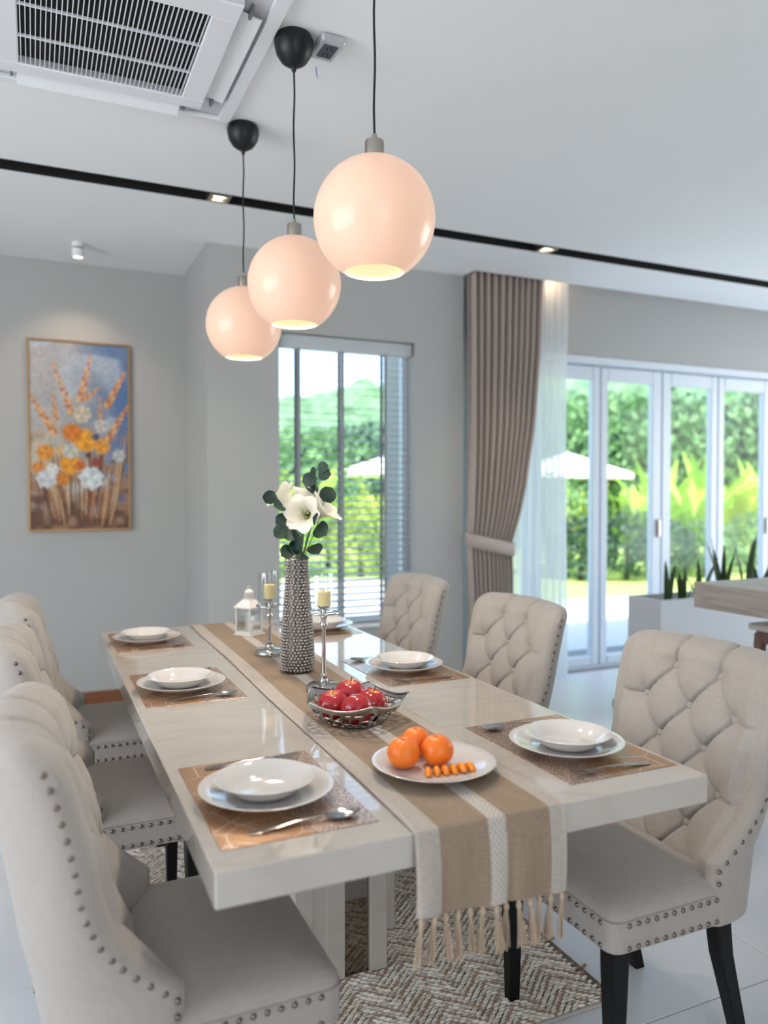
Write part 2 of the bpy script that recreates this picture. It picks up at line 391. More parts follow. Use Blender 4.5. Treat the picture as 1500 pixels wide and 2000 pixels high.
S('wall_back', [(-3.5, -.9, -4, -3.85, 0, ZC), (1.3, 7.5, -4, -3.85, 0, ZC), (-.9, 1.3, -4, -3.85, 0, .3), (-.9, 1.3, -4, -3.85, 2.6, ZC)], M['wall'])
S('wall_right', [(7.5, 7.65, -4, 1.1, 0, ZC), (7.5, 7.65, 3.9, 5.0, 0, ZC), (7.5, 7.65, 1.1, 3.9, 0, .3), (7.5, 7.65, 1.1, 3.9, 2.6, ZC)], M['wall'])
S('baseboard_alcove', [(-3.35, .915, 5.235, 5.25, 0, .085)], M['wood'], bev=.003)

# window 1 with frame, sill, pane
w1 = struct(MB().box(WX0, WX0 + .035, 4.63, 4.68, WZ0, WZ1).box(WX1 - .035, WX1, 4.63, 4.68, WZ0, WZ1).box(WX0 + .035, WX1 - .035, 4.63, 4.68, WZ1 - .04, WZ1).box(WX0 + .035, WX1 - .035, 4.63, 4.68, WZ0, WZ0 + .05).build('window_1', M['alu']))
MB().box(WX0 + .035, WX1 - .035, 4.653, 4.659, WZ0 + .05, WZ1 - .04).build('pane', M['pane'], w1)
MB().box(WX0 - .0, WX1 + .0, 4.485, 4.63, WZ0 - .0, WZ0 + .022, bev=.004).build('window_sill', M['white'], w1)

# venetian blind
vb = thing('venetian_blind', 'open grey venetian blind with wide ladder tapes in the narrow window', 'blind', ((WX0 + WX1) / 2, 4.565, WZ0))
hw = (WX1 - WX0) / 2 - .012
MB().box(-hw, hw, -.035, .035, WZ1 - WZ0 - .085, WZ1 - WZ0 - .004, bev=.004).build('head_rail', M['slat'], vb)
MB().box(-hw, hw, -.026, .026, .03, .052, bev=.004).build('bottom_rail', M['slat'], vb)
rows = []
sl = MB().grid([[(x, -.025 + .05 * k / 4, .0012 * (1 - ((k - 2) / 2) ** 2)) for k in range(5)] for x in (-hw, hw)])
sl.grid([[(x, .025 - .05 * k / 4, .0012 * (1 - ((k - 2) / 2) ** 2) - .0009) for k in range(5)] for x in (-hw, hw)])
slm = sl.mesh('slat', M['slat'])
z = .085
while z < WZ1 - WZ0 - .1:
    link('slat', slm, vb, (0, 0, z), (radians(9), 0, 0)); z += .042
for x in (1.476, 1.762, 2.056):
    t = MB()
    for y in (-.031, .0305): t.box(-.011, .011, y, y + .0008, .03, WZ1 - WZ0 - .08)
    t.build('ladder_tape', M['blindtape'], vb, (x - (WX0 + WX1) / 2, 0, 0))

# folding doors in the wide opening
trim2 = MB()
trim2.box(DX0, DX1, 4.73, 4.93, 2.335, 2.39, bev=.006).box(DX0, DX0 + .04, 4.76, 4.9, 0, 2.335).box(DX1 - .04, DX1, 4.76, 4.9, 0, 2.335).box(DX0, DX1, 4.78, 4.88, 0, .012)
struct(trim2.build('trim_2', M['alu']))
edges = [2.81, 3.39, 4.01, 4.634, 5.25, 5.87, 6.45]
for i in range(6):
    a, b = edges[i] + .006, edges[i + 1] - .006
    lw = .092 if i in (3,) else .068; rw = .092 if i == 2 else .068
    d = MB().box(a, a + lw, 4.80, 4.86, .015, 2.33, bev=.006).box(b - rw, b, 4.80, 4.86, .015, 2.33, bev=.006).box(a + lw, b - rw, 4.80, 4.86, 2.225, 2.33, bev=.006).box(a + lw, b - rw, 4.80, 4.86, .015, .085, bev=.006)
    d = struct(d.build('door_%d' % (i + 1), M['alu']))
    MB().box(a + lw, b - rw, 4.826, 4.834, .085, 2.225).build('pane', M['pane'], d)
    if i in (2, 4): MB().box(b - .045, b - .02, 4.775, 4.80, 1.0, 1.14, bev=.004).build('door_handle', M['nickel'], d)

# ================================================================== TABLE
TX0, TX1, TY0, TY1, TZ = .247, 1.267, 1.176, 3.469, .76
TCX = (TX0 + TX1) / 2
tb = thing('dining_table', 'long rectangular cream marble dining table with polished top and mirrored pedestal', 'table', (TCX, (TY0 + TY1) / 2, 0))
hx, hy = (TX1 - TX0) / 2, (TY1 - TY0) / 2
MB().box(-hx, hx, -hy, hy, TZ - .058, TZ, bev=.0018).build('tabletop', M['marble'], tb)
def pedestal(y0, y1):
    cy = (TY0 + TY1) / 2; zb, zt = .0115, TZ - .0581
    a, b = y0 - cy, y1 - cy
    MB().box(-.24, .24, a + .17, b - .17, zb, zt, bev=.003).build('pedestal_core', M['marble'], tb)
    MB().box(-.115, .115, a + .012, b - .012, zb, zt - .001).build('pedestal_block', M['mirror'], tb)
    for y in (a, b - .02):
        for x0, x1 in ((-.135, -.083), (-.045, .009), (.083, .135)):
            MB().box(x0, x1, y, y + .02, zb, zt, bev=.002).build('marble_strip', M['marble'], tb)
    for y in (a + .004, b - .02): MB().box(-.083, -.045, y, y + .016, zb, zt).build('marble_strip', M['marble'], tb)
    for x in (-.135, .115):
        MB().box(x, x + .02, a + .02, a + .172, zb, zt).build('marble_side', M['marble'], tb)
        MB().box(x, x + .02, b - .172, b - .02, zb, zt).build('marble_side', M['marble'], tb)
pedestal(1.955, 2.75)

# ================================================================== CHAIRS
XR = [(.362, -.222), (.476, -.243), (.574, -.265), (.714, -.291), (.81, -.306), (.945, -.328)]
XN = [(.362, -.030), (.505, -.030), (.518, -.045), (.532, -.062), (.55, -.082), (.575, -.108), (.61, -.134), (.645, -.151), (.69, -.164), (.74, -.171), (.795, -.182), (.869, -.201), (.925, -.222), (.945, -.230)]
XCn = [(.362, -.05), (.46, -.075), (.60, -.118), (.75, -.165), (.945, -.232)]
WW = [(.362, .245), (.50, .25), (.60, .255), (.80, .268), (.945, .272)]
ZB, ZT, RO = .362, .945, .030
XSf = lambda z: interp(XN, z) + RO
BZ = [.875, .787, .699, .611, .523]; BS = .15
BTN = [(by, bz) for i, bz in enumerate(BZ) for by in ((-.075, .075) if i % 2 == 0 else (-.15, 0, .15))]
def puff(y, z):
    zB = BZ[1]; a = y / BS + (z - zB) / .176; b = y / BS - (z - zB) / .176
    ga = abs(a - round(a)) * .114; gb = abs(b - round(b)) * .114; ay = abs(y)
    dm = 1
    for by, bz in BTN: dm = min(dm, hypot(y - by, z - bz))
    dim = 1 - math.exp(-(dm / .028) ** 1.3)
    lat = 1 if ay < BS and z < BZ[0] else 0
    pil = sqrt(abs(sin(pi * a)) * abs(sin(pi * b)))
    groove = 0
    if ay < BS and z >= BZ[0]:
        w = abs(ay - .075); k = smoothstep(BZ[0] - .001, BZ[0] + .03, z); pil = pil * (1 - k) + sqrt(min(1, w / .06)) * k; groove = .007 * math.exp(-(w / .0038) ** 2)
        if z < BZ[0] + .088 and ay < .07: groove = max(groove, 0)
    elif ay >= BS:
        w = min(abs(z - BZ[1]), abs(z - BZ[3])); k = smoothstep(BS, BS + .03, ay); pil = pil * (1 - k) + min(1, sqrt(w / .05)) * k; groove = .006 * math.exp(-(w / .0038) ** 2)
    else:
        groove = .008 * math.exp(-(gb / .0036) ** 2) + .003 * math.exp(-(ga / .005) ** 2)
    return .020 * dim + .012 * pil - groove - .004
def chair_back():
    n = 150; rows = []
    vs = [i / 100 * .88 for i in range(100)] + [.88 + .12 * (1 - (1 - i / 28) ** 1.7) for i in range(29)]
    def Ttop(y, W):
        rc = .055; t = ZT
        e = abs(y) - (W - rc)
        if e > 0: t -= rc - sqrt(max(0, rc * rc - e * e))
        t -= .009 * math.exp(-((abs(y) - .075) / .010) ** 2)
        t += .010 * cos(y / W * pi / 2)
        return t
    for v in vs:
        row = []
        W0 = interp(WW, ZB + v * (ZT - ZB)); Wi = W0 - RO
        pts = []
        for i in range(n + 1):
            t = -1 + 2 * i / n; y = Wi * (sin(t * pi / 2) * .25 + t * .75); pts.append(('f', y, 1))
        for k in range(1, 8): pts.append(('r', W0 - RO + RO * sin(k / 7 * pi / 2), 1 - cos(k / 7 * pi / 2)))
        for k in range(1, 31): pts.append(('o', 1, k / 30 * pi / 2))
        for k in range(29, 0, -1): pts.append(('o', -1, k / 30 * pi / 2))
        for k in range(7, 0, -1): pts.append(('r', -(W0 - RO + RO * sin(k / 7 * pi / 2)), 1 - cos(k / 7 * pi / 2)))
        for kind, y, q in pts:
            z0 = ZB + v * (ZT - ZB); pw = .82 + .24 * smoothstep(.48, .68, z0)
            if kind == 'o': sg = y; y = sg * W0 * max(0, cos(q)) ** pw if q < pi / 2 - 1e-6 else 0
            T = Ttop(y, W0); zb_ = ZB + (.040 * sin(q) ** 4 if kind == 'o' else 0); zz = zb_ + v * (T - zb_)
            xn, xr, xc = interp(XN, zz), interp(XR, zz), interp(XCn, zz); xs = xn + RO
            xf = xc + (xs - xc) * min(1, abs(y) / Wi) ** 4
            fade = 1 - smoothstep(.84, 1.0, abs(y) / Wi)
            pf = puff(y, zz) * fade if zz > .45 else 0
            if kind == 'f': x = xf + pf
            elif kind == 'r': x = xs - RO * q
            else: x = xn + (xr - xn) * sin(q) ** pw
            dist = (1 - v) * (T - ZB); r = .05 - .022 * smoothstep(.70, .97, abs(y) / W0)
            if dist < r:
                k = 1 - dist / r; xrl = xn + (xr - xn) * sqrt(max(0, 1 - min(1, abs(y) / W0) ** 2)); xm = (xf + .012 * fade + xrl) / 2; x = xm + (x - xm) * sqrt(max(0, 1 - k * k))
            row.append((x, y, zz))
        rows.append(row)
    m = MB().grid(rows, closed=True)
    m.f.append(tuple(reversed(range(len(rows[0]))))); m.mi.append(0)
    return m
def chair_seat():
    # rounded box with a crowned cushion, swept from stacked outlines
    x0, x1, hw_, rc = -.075, .285, .245, .03
    def outline(ins):
        pts = []; a, b, w, r = x0 + ins, x1 - ins, hw_ - ins, max(.008, rc - ins * .2)
        for k in range(5):
            an = pi / 2 * k / 4; pts.append((b - r + r * cos(an), w - r + r * sin(an)))
        for k in range(1, 8): pts.append((b - r + (a - b + r + .01) * k / 8, w))
        pts.append((a, w - .004))
        for k in range(1, 8): pts.append((a, w - 2 * w * k / 8))
        pts.append((a, -(w - .004)))
        for k in range(7, 0, -1): pts.append((b - r + (a - b + r + .01) * k / 8, -w))
        for k in range(5):
            an = -pi / 2 + pi / 2 * k / 4; pts.append((b - r + r * cos(an), -w + r + r * sin(an)))
        for k in range(1, 8): pts.append((b, -(w - r) + 2 * (w - r) * k / 8))
        return pts
    lv = [(.006, .363), (.001, .367), (0, .374), (0, .40), (.0, .432), (.004, .4345), (.001, .437), (.002, .446), (.008, .456), (.022, .465), (.045, .472), (.08, .478), (.115, .4815), (.145, .483)]
    m = MB().grid([[(x, y, zz) for x, y in outline(i)] for i, zz in lv], closed=True)
    nn = len(outline(0)); m.f.append(tuple(reversed(range(nn)))); m.mi.append(0)
    o = (len(lv) - 1) * nn; m.f.append(tuple(o + k for k in range(nn))); m.mi.append(0)
    return m
back_me = chair_back().mesh('backrest', M['linen'], 75)
seat_me = chair_seat().mesh('seat', M['linen'], 50)
def leg_mesh(front):
    st = ([(0, .0, .015), (0, .12, .0175), (0, .30, .023), (0, .37, .024)] if front else [(-.085, 0, .016), (-.052, .12, .018), (-.016, .25, .021), (0, .37, .023)])
    rows = [[(x + a * w, b * w, zz) for a, b in ((-1, -.82), (-.82, -1), (.82, -1), (1, -.82), (1, .82), (.82, 1), (-.82, 1), (-1, .82))] for x, zz, w in st]
    m = MB().grid(rows, closed=True); m.f.append(tuple(reversed(range(8)))); m.mi.append(0); m.f.append(tuple(range(24, 32))); m.mi.append(0)
    return m.mesh('leg', M['legblack'], 30)
lf_me, lr_me = leg_mesh(True), leg_mesh(False)
nail_me = MB().lathe([(.0061, 0), (.0058, .0018), (.0044, .0036), (.002, .0045), (0, .0048)], 10).mesh('nailhead', M['nail'], 60)
button_me = MB().lathe([(.0125, 0), (.0125, .003), (.0105, .0062), (.006, .008), (0, .0086)], 14).mesh('button', M['linen'], 60)
def make_chair():
    t = thing('dining_chair', 'x', 'chair', group='tufted linen dining chairs around the table')
    bk = link('backrest', back_me, t); se = link('seat', seat_me, t)
    for s in (-1, 1):
        link('leg', lf_me, t, (.238, s * .198, 0)); link('leg', lr_me, t, (-.085, s * .178, 0))
    for by, bz in BTN:
        xs, xc = XSf(bz), interp(XCn, bz)
        link('button', button_me, bk, (xc + (xs - xc) * (abs(by) / .23) ** 4 - .0075, by, bz), (0, pi / 2 - .33, 0))
    def nail(x, y, zz, n, on):
        link('nailhead', nail_me, on, (x, y, zz), Vector(n).to_track_quat('Z', 'X').to_euler())
    for s in (-1, 1):
        path = [(interp(XN, zz) - .003, zz) for zz in [.908 - .004 * k for k in range(102)]]
        path += [(-.016, .498 - .004 * k) for k in range(13)]
        acc = 0; last = None
        for p in path:
            if last is None or hypot(p[0] - last[0], p[1] - last[1]) >= .0255:
                last = p; nail(p[0], s * (interp(WW, p[1]) - .0005 - (.055 - sqrt(max(0, .003025 - max(0, p[1] - .888) ** 2)))), p[1], (0, s, 0), bk)
        for zz in (.425, .376):
            for k in range(11): nail(.240 - k * .0252, s * .2452, zz, (0, s, 0), se)
    for zz in (.425, .376):
        for k in range(17): nail(.2852, -.208 + k * .026, zz, (1, 0, 0), se)
    return t
ch0 = make_chair(); kids = {}
for q in bpy.data.objects:
    if q.parent: kids.setdefault(q.parent.name, []).append(q)
spots = [(1.383, 1.512, pi, 'linen tufted chair nearest the camera on the right, its whole seat in view'),
         (1.434, 2.44, pi, 'linen tufted chair in the middle of the right side, before the taupe curtain'),
         (1.442, 3.30, pi, 'far right linen tufted chair beside the venetian blind window'),
         (.228, 1.56, 0, 'large blurred linen chair nearest the camera on the left, seen from its side'),
         (.172, 2.45, 0, 'linen chair in the middle of the left side, between two other chairs'),
         (.187, 3.21, 0, 'far left linen chair closest to the wall with the painting')]
for i, (x, y, rz, lab) in enumerate(spots):
    c = ch0 if i == 0 else copy_tree(ch0, None, kids)
    c.location = (x, y, 0); c.rotation_euler = (0, 0, rz); c['label'] = lab

# ================================================================== RUG
def rug():
    X0, X1, Y0, Y1 = .11, 1.40, 1.60, 3.72
    t = thing('woven_rug', 'cream and brown chevron woven rug under the dining table', 'rug', ((X0 + X1) / 2, (Y0 + Y1) / 2, 0))
    cx, cy = (X0 + X1) / 2, (Y0 + Y1) / 2
    MB().box(X0 - cx, X1 - cx, Y0 - cy, Y1 - cy, 0.0003, .003).build('backing', pmat('rug_backing', (120, 104, 90), .95), t)
    rnd = random.Random(3); lo = MB(); LX, LY = .0235, .0106
    nx, ny = int((X1 - X0) / LX), int((Y1 - Y0) / LY)
    for j in range(ny):
        off = (j % 2) * LX / 2
        for i in range(nx):
            x = X0 + (i + .5) * LX + off - LX / 4 - cx + rnd.uniform(-.002, .002); y = Y0 + (j + .5) * LY - cy + rnd.uniform(-.001, .001)
            h = .0080 + rnd.uniform(-.0016, .0016); rows_ = []; tri = abs(((x + 5) / .17) % 1 - .5) * .17; sk = .0034 * (1 if ((x + 5) / .17) % 1 < .5 else -1)
            for a in range(5):
                u = -1 + a / 2; ww = LY * .52 * sqrt(max(.12, 1 - (u * .86) ** 2)); hh = h * sqrt(max(.1, 1 - (u * .9) ** 2))
                rows_.append([(x + u * LX * .52, y + w_ * ww + u * sk, .002 + hh * q) for w_, q in ((-1, .1), (-.6, .75), (0, 1), (.6, .75), (1, .1))])
            band = ((y + 5 + tri) / .055) % 1
            lo.grid(rows_, 2 if rnd.random() < .22 else 0)
            if band < .36 or rnd.random() < .08:                    # brown stitches crossing the gap between two loops
                for q in range(2):
                    sx = x + LX * .5 + (q - .5) * .006; wv = .0019
                    lo.grid([[(sx - wv, y + e_ * .0062, .0035 + .0062 * c_), (sx, y + e_ * .0062, .0048 + .0062 * c_), (sx + wv, y + e_ * .0062, .0035 + .0062 * c_)] for e_, c_ in ((-1, .1), (-.5, .8), (0, 1), (.5, .8), (1, .1))], 1)
    tag(lo.build('woven_loops', [pmat('rug_cream_yarn', (238, 229, 214), .95, noise=.15, nscale=120), pmat('rug_brown_yarn', (176, 144, 120), .95, noise=.2, nscale=120), pmat('rug_grey_yarn', (216, 204, 190), .95, noise=.15, nscale=120)], t, smooth=80), kind='stuff')
    hm_ = pmat('rug_hem', (190, 182, 172), .95)
    for yy in (Y0 - cy - .012, Y1 - cy): MB().box(X0 - cx, X1 - cx, yy, yy + .012, .0004, .0075, bev=.003).build('hem', hm_, t)
    tf = MB().lathe([(.003, 0), (.005, .004), (.0045, .011), (.0015, .015)], 7).mesh('tuft', pmat('rug_tuft', (150, 118, 84), .95))
    for k in range(26):
        if rnd.random() < .6: link('tuft', tf, t, (X1 - cx - .001, Y0 - cy + .06 + k * .075 + rnd.uniform(-.02, .02), .006), (rnd.uniform(-.5, .5), 1.2, rnd.uniform(-.4, .4)))
rug()

# ================================================================== RUNNER
def runner():
    t = thing('table_runner', 'beige and brown striped linen table runner with knotted tassels hanging at the near end', 'table runner', (.742, TY0, TZ))
    W = .157; SL = (.782 - .742) / (TY1 - TY0)
    path = []                                            # (y, z) local along the centre line
    for k in range(9): path.append((-.0075 - .004 * sin(k / 8 * pi), -.150 + k * .0168))
    for k in range(1, 5): a = k / 5 * pi / 2; path.append((-.0065 + .0095 * (1 - cos(a)), -.0095 + .0118 * sin(a)))
    L_ = TY1 - TY0; n = 70
    for k in range(n + 1): path.append((.006 + (L_ - .012) * k / n, .0024))
    for k in range(1, 4): a = k / 4 * pi / 2; path.append((L_ - .006 + .012 * sin(a), .0024 - .012 * (1 - cos(a))))
    for k in range(6): path.append((L_ + .0075, -.012 - k * .03))
    NU = 30; top = []; acc = 0; sv = [0]
    for a, b in zip(path, path[1:]): acc += hypot(b[0] - a[0], b[1] - a[1]); sv.append(acc)
    rnd = random.Random(5)
    def P(i, u, off):
        y, zz = path[i]; x = (u - .5) * 2 * W
        w = 0
        if zz < -.02: w = (.006 * sin(u * 9 + .8) + .004 * sin(u * 21)) * min(1, (-zz) / .12); zz = zz - .010 * (u - .5) * (1 if y < 0.5 else 0) * (-zz / .15) * 2
        elif .02 < y < L_ - .02: zz += .0006 * (1 + sin(u * 17 + y * 9)); x += .0025 * sin(y * 5.2)
        ny = -1 if zz < -.005 and y < .5 else 0
        if zz < -.02 and y < .5: return (x + SL * y, y - abs(w) - off, zz)
        if zz < -.02: return (x + SL * y, y + abs(w) + off, zz)
        return (x + SL * y, y, zz + off)
    vs = []; fs = []; uvs = []
    nr = len(path)
    for off in (0.0016, 0):
        for i in range(nr):
            for k in range(NU + 1): vs.append(P(i, k / NU, off)); uvs.append((k / NU, sv[i] / acc))
    st = nr * (NU + 1)
    for o in (0, st):
        for i in range(nr - 1):
            for k in range(NU):
                q = (o + i * (NU + 1) + k, o + i * (NU + 1) + k + 1, o + (i + 1) * (NU + 1) + k + 1, o + (i + 1) * (NU + 1) + k); fs.append(q if o == 0 else q[::-1])
    for i in range(nr - 1):
        for k in (0, NU): fs.append((i * (NU + 1) + k, (i + 1) * (NU + 1) + k, st + (i + 1) * (NU + 1) + k, st + i * (NU + 1) + k))
    me = bpy.data.meshes.new('cloth'); me.from_pydata(vs, [], fs); me.materials.append(M['runner'])
    uvl = me.uv_layers.new(name='UVMap')
    for lp in me.loops: uvl.data[lp.index].uv = uvs[lp.vertex_index]
    me.polygons.foreach_set('use_smooth', [True] * len(me.polygons)); me.update()
    link('cloth', me, t)
    # tassels
    tm_ = MB(); tm_.lathe([(.0012, 0), (.0035, -.004), (.0058, -.009), (.0052, -.014), (.0032, -.018), (.004, -.021)], 9)
    for k in range(16):
        a = rnd.uniform(0, 2 * pi); r = .004 * sqrt(rnd.random()); x, y = r * cos(a), r * sin(a); ex = rnd.uniform(-.003, .003)
        tm_.tube([(x * .6, y * .6, -.016), (x * 1.3 + ex, y * 1.3, -.045), (x * 1.6 + ex * 1.8 + rnd.uniform(-.002, .002), y * 1.7, -.082 + rnd.uniform(-.006, .004))], .0013, 4)
    tme = tm_.mesh('tassel', M['tassel'], 60)
    for k in range(13):
        u = (k + .4) / 12.8
        p = P(0, u, 0); link('tassel', tme, t, (p[0], p[1] - .0005, p[2] + .002), (rnd.uniform(-.05, .05), rnd.uniform(-.12, .12), rnd.uniform(0, 6)))
    for k in range(13):
        p = P(nr - 1, (k + .4) / 12.8, 0); link('tassel', tme, t, (p[0], p[1] + .0005, p[2] + .002), (0, 0, k))
runner()
RZ = TZ + .0045      # top of the runner

# ================================================================== PLACE SETTINGS
mat_me = MB().box(-.1406, .1406, -.2078, .2078, 0, .0016, bev=.0006).mesh('placemat', M['placemat'])
plate_prof = [(0, .0), (.070, 0), (.074, .0035), (.080, .006), (.105, .0135), (.1265, .0235), (.1285, .0255), (.1270, .0262), (.104, .0175), (.083, .0105), (.074, .0088), (0, .0082)]
bowl_prof = [(0, 0), (.046, 0), (.052, .0015), (.064, .0070), (.074, .0150), (.084, .0245), (.0935, .0302), (.0962, .0318), (.0948, .0330), (.0915, .0318), (.081, .0255), (.071, .0160), (.062, .0085), (.050, .0050), (0, .0042)]
plate_me = MB().lathe(plate_prof, 72).mesh('dinner_plate', M['porcelain'], 50)
bowl_me = MB().lathe(bowl_prof, 64).mesh('soup_bowl', M['porcelain'], 50)
def strip(st, m=6):
    """metal strip along x; st rows (x, half width, z, cup depth)"""
    mb = MB(); T = .0013; top = []; bot = []
    for x, w, zz, cup in st:
        top.append([(x, -w + 2 * w * k / m, zz - cup * (1 - ((k - m / 2) / (m / 2)) ** 2) + T) for k in range(m + 1)])
        bot.append([(x, -w + 2 * w * k / m, zz - cup * (1 - ((k - m / 2) / (m / 2)) ** 2)) for k in range(m + 1)])
    ring = [a + b[::-1] for a, b in zip(top, bot)]
    mb.grid(ring, closed=True); n = len(ring[0]); mb.f.append(tuple(range(n))); mb.mi.append(0); o = (len(ring) - 1) * n; mb.f.append(tuple(o + k for k in reversed(range(n)))); mb.mi.append(0)
    return mb
handle_st = [(-.105, .004, .0005, 0), (-.103, .0075, .0005, 0), (-.09, .0098, .001, 0), (-.06, .0078, .0035, -.001), (-.02, .0048, .0065, -.001), (.02, .0032, .008, -.0008), (.036, .0034, .0065, -.0004)]
hnd_me = strip(handle_st).mesh('handle', M['steel'], 60)
spb_me = strip([(.034, .0034, .0068, 0), (.042, .009, .0055, .001), (.052, .0165, .0052, .0035), (.066, .0212, .0064, .0058), (.080, .0205, .0078, .0062), (.092, .0150, .0090, .0045), (.0985, .0072, .0096, .0018), (.100, .002, .0098, 0)], 10).mesh('spoon_bowl', M['steel'], 70)
fkh_me = strip([(.034, .0034, .0068, 0), (.042, .0075, .0052, .0006), (.050, .0112, .0042, .0012), (.060, .0122, .0040, .0012)], 8).mesh('fork_head', M['steel'], 70)
tine_me = strip([(.058, .0017, .0034, 0), (.075, .0016, .0040, 0), (.090, .0013, .0064, 0), (.098, .0006, .0084, 0)], 2).mesh('tine', M['steel'], 60)
def spoon(lab, loc, rz):
    t = thing('spoon', lab, 'spoon', loc, rz, 'steel cutlery on the placemats'); link('handle', hnd_me, t); link('spoon_bowl', spb_me, t); return t
def fork(lab, loc, rz):
    t = thing('fork', lab, 'fork', loc, rz, 'steel cutlery on the placemats'); link('handle', hnd_me, t); fh = link('fork_head', fkh_me, t)
    for k in range(4): link('tine', tine_me, fh, (0, -.0102 + k * .0068, 0))
    return t
# (mat centre, side, where, plate offset)
sets = [(.4122, 1.453, 0, 'near left corner of the table', (-.012, -.02)), (.4122, 2.379, 0, 'middle of the left table side', (-.016, -.03)), (.4122, 3.187, 0, 'far left corner of the table', (-.012, -.03)),
        (1.1127, 1.4536, pi, 'near right corner of the table', (.016, .030)), (1.1127, 2.320, pi, 'middle of the right table side', (0, .016)), (1.1127, 3.19, pi, 'far right corner of the table', (-.02, .04))]
for x, y, rz, wh, (ox, oy) in sets:
    r = Matrix.Rotation(rz, 4, 'Z')
    def W(dx, dy, dz): p = r @ Vector((dx, dy, 0)); return (x + p.x, y + p.y, TZ + dz)
    tag(link('placemat', mat_me, None, W(0, 0, 0.0002), (0, 0, rz)), 'rose gold leaf patterned placemat at the ' + wh, 'placemat', 'rose gold placemats')
    tag(link('dinner_plate', plate_me, None, W(ox, oy, .0019)), 'round white dinner plate under a bowl at the ' + wh, 'plate', 'white dinner plates on the placemats')
    tag(link('soup_bowl', bowl_me, None, W(ox - .003, oy + .002, .0106)), 'shallow white bowl stacked on a plate at the ' + wh, 'bowl', 'white bowls on the dinner plates')
    spoon('steel spoon lying beside the plate at the ' + wh, W(.02, -.165, .002), rz + .02)
    fork('steel fork lying beside the plate at the ' + wh, W(.015, .175, .002), rz - .03)

# ================================================================== FRUIT
fp = tag(link('serving_plate', plate_me, None, (.752, 1.415, RZ)), 'white plate holding three oranges and orange slices on the runner', 'plate')
def orange_mesh():
    m, N, L, p = newmat('orange_peel'); p.inputs['Base Color'].default_value = srgb(240, 120, 30); p.inputs['Roughness'].default_value = .36
    tc = N.new('ShaderNodeTexCoord'); v = N.new('ShaderNodeTexVoronoi'); v.inputs['Scale'].default_value = 420; L.new(tc.outputs['Object'], v.inputs['Vector'])
    b = N.new('ShaderNodeBump'); b.inputs['Strength'].default_value = .12; b.inputs['Distance'].default_value = .001; L.new(v.outputs['Distance'], b.inputs['Height']); L.new(b.outputs[0], p.inputs['Normal'])
    R = .0345; prof = []
    for k in range(25):
        a = -pi / 2 + pi * k / 24; r = R * cos(a); zz = R * .93 * sin(a)
        d = r / R
        if a > 0: zz -= .006 * math.exp(-(d / .16) ** 2)
        prof.append((max(r, 0), zz + R * .93))
    return MB().lathe(prof, 40, cap=False).mesh('peel', m, 80)
or_me = orange_mesh(); cal_me = MB().lathe([(.0036, 0), (.003, .0016), (.0014, .002), (.0013, .004), (0, .0042)], 7).mesh('calyx', pmat('orange_calyx', (84, 70, 34), .8))
for (x, y, lab, sz) in ((.693, 1.437, 'orange in front on the left of the serving plate', 1), (.7645, 1.4225, 'orange in front on the right of the serving plate', 1), (.752, 1.496, 'orange at the back of the serving plate, behind two others', .96)):
    t = thing('orange', lab, 'orange', (x, y, RZ + .0086), random.uniform(0, 6), 'oranges on the plate'); t.scale = (sz,) * 3
    link('peel', or_me, t); link('calyx', cal_me, t, (0, 0, .0572))
seg = MB(); rws = []
for i in range(9):
    a = pi * i / 8; rr = .0125 * sin(a) ** .75 + .0002
    rws.append([(-.0165 * cos(a), rr * cos(b) * .62, .0125 * (1 - .25 * abs(cos(a))) * sin(a) ** .6 * max(-.15, sin(b)) * 1.25 + .0012) for b in [2 * pi * k / 12 for k in range(12)]])
seg.grid(rws, closed=True); seg_me = seg.mesh('orange_segment', pmat('orange_flesh', (244, 140, 26), .3, coat=.3, noise=.1, nscale=200), 80)
wh = ['leftmost', 'second', 'third', 'fourth', 'fifth', 'rightmost']
for k in range(6):
    x = .721 + k * .0176; y = 1.380 - .0030 * k
    tag(link('orange_segment', seg_me, None, (x, y, RZ + .0098 + (.0 if k < 4 else .0025)), (0, 0, 1.2 + .12 * k)), 'small orange slice on the serving plate, %s of the row' % wh[k], 'orange slice', 'orange slices on the plate')

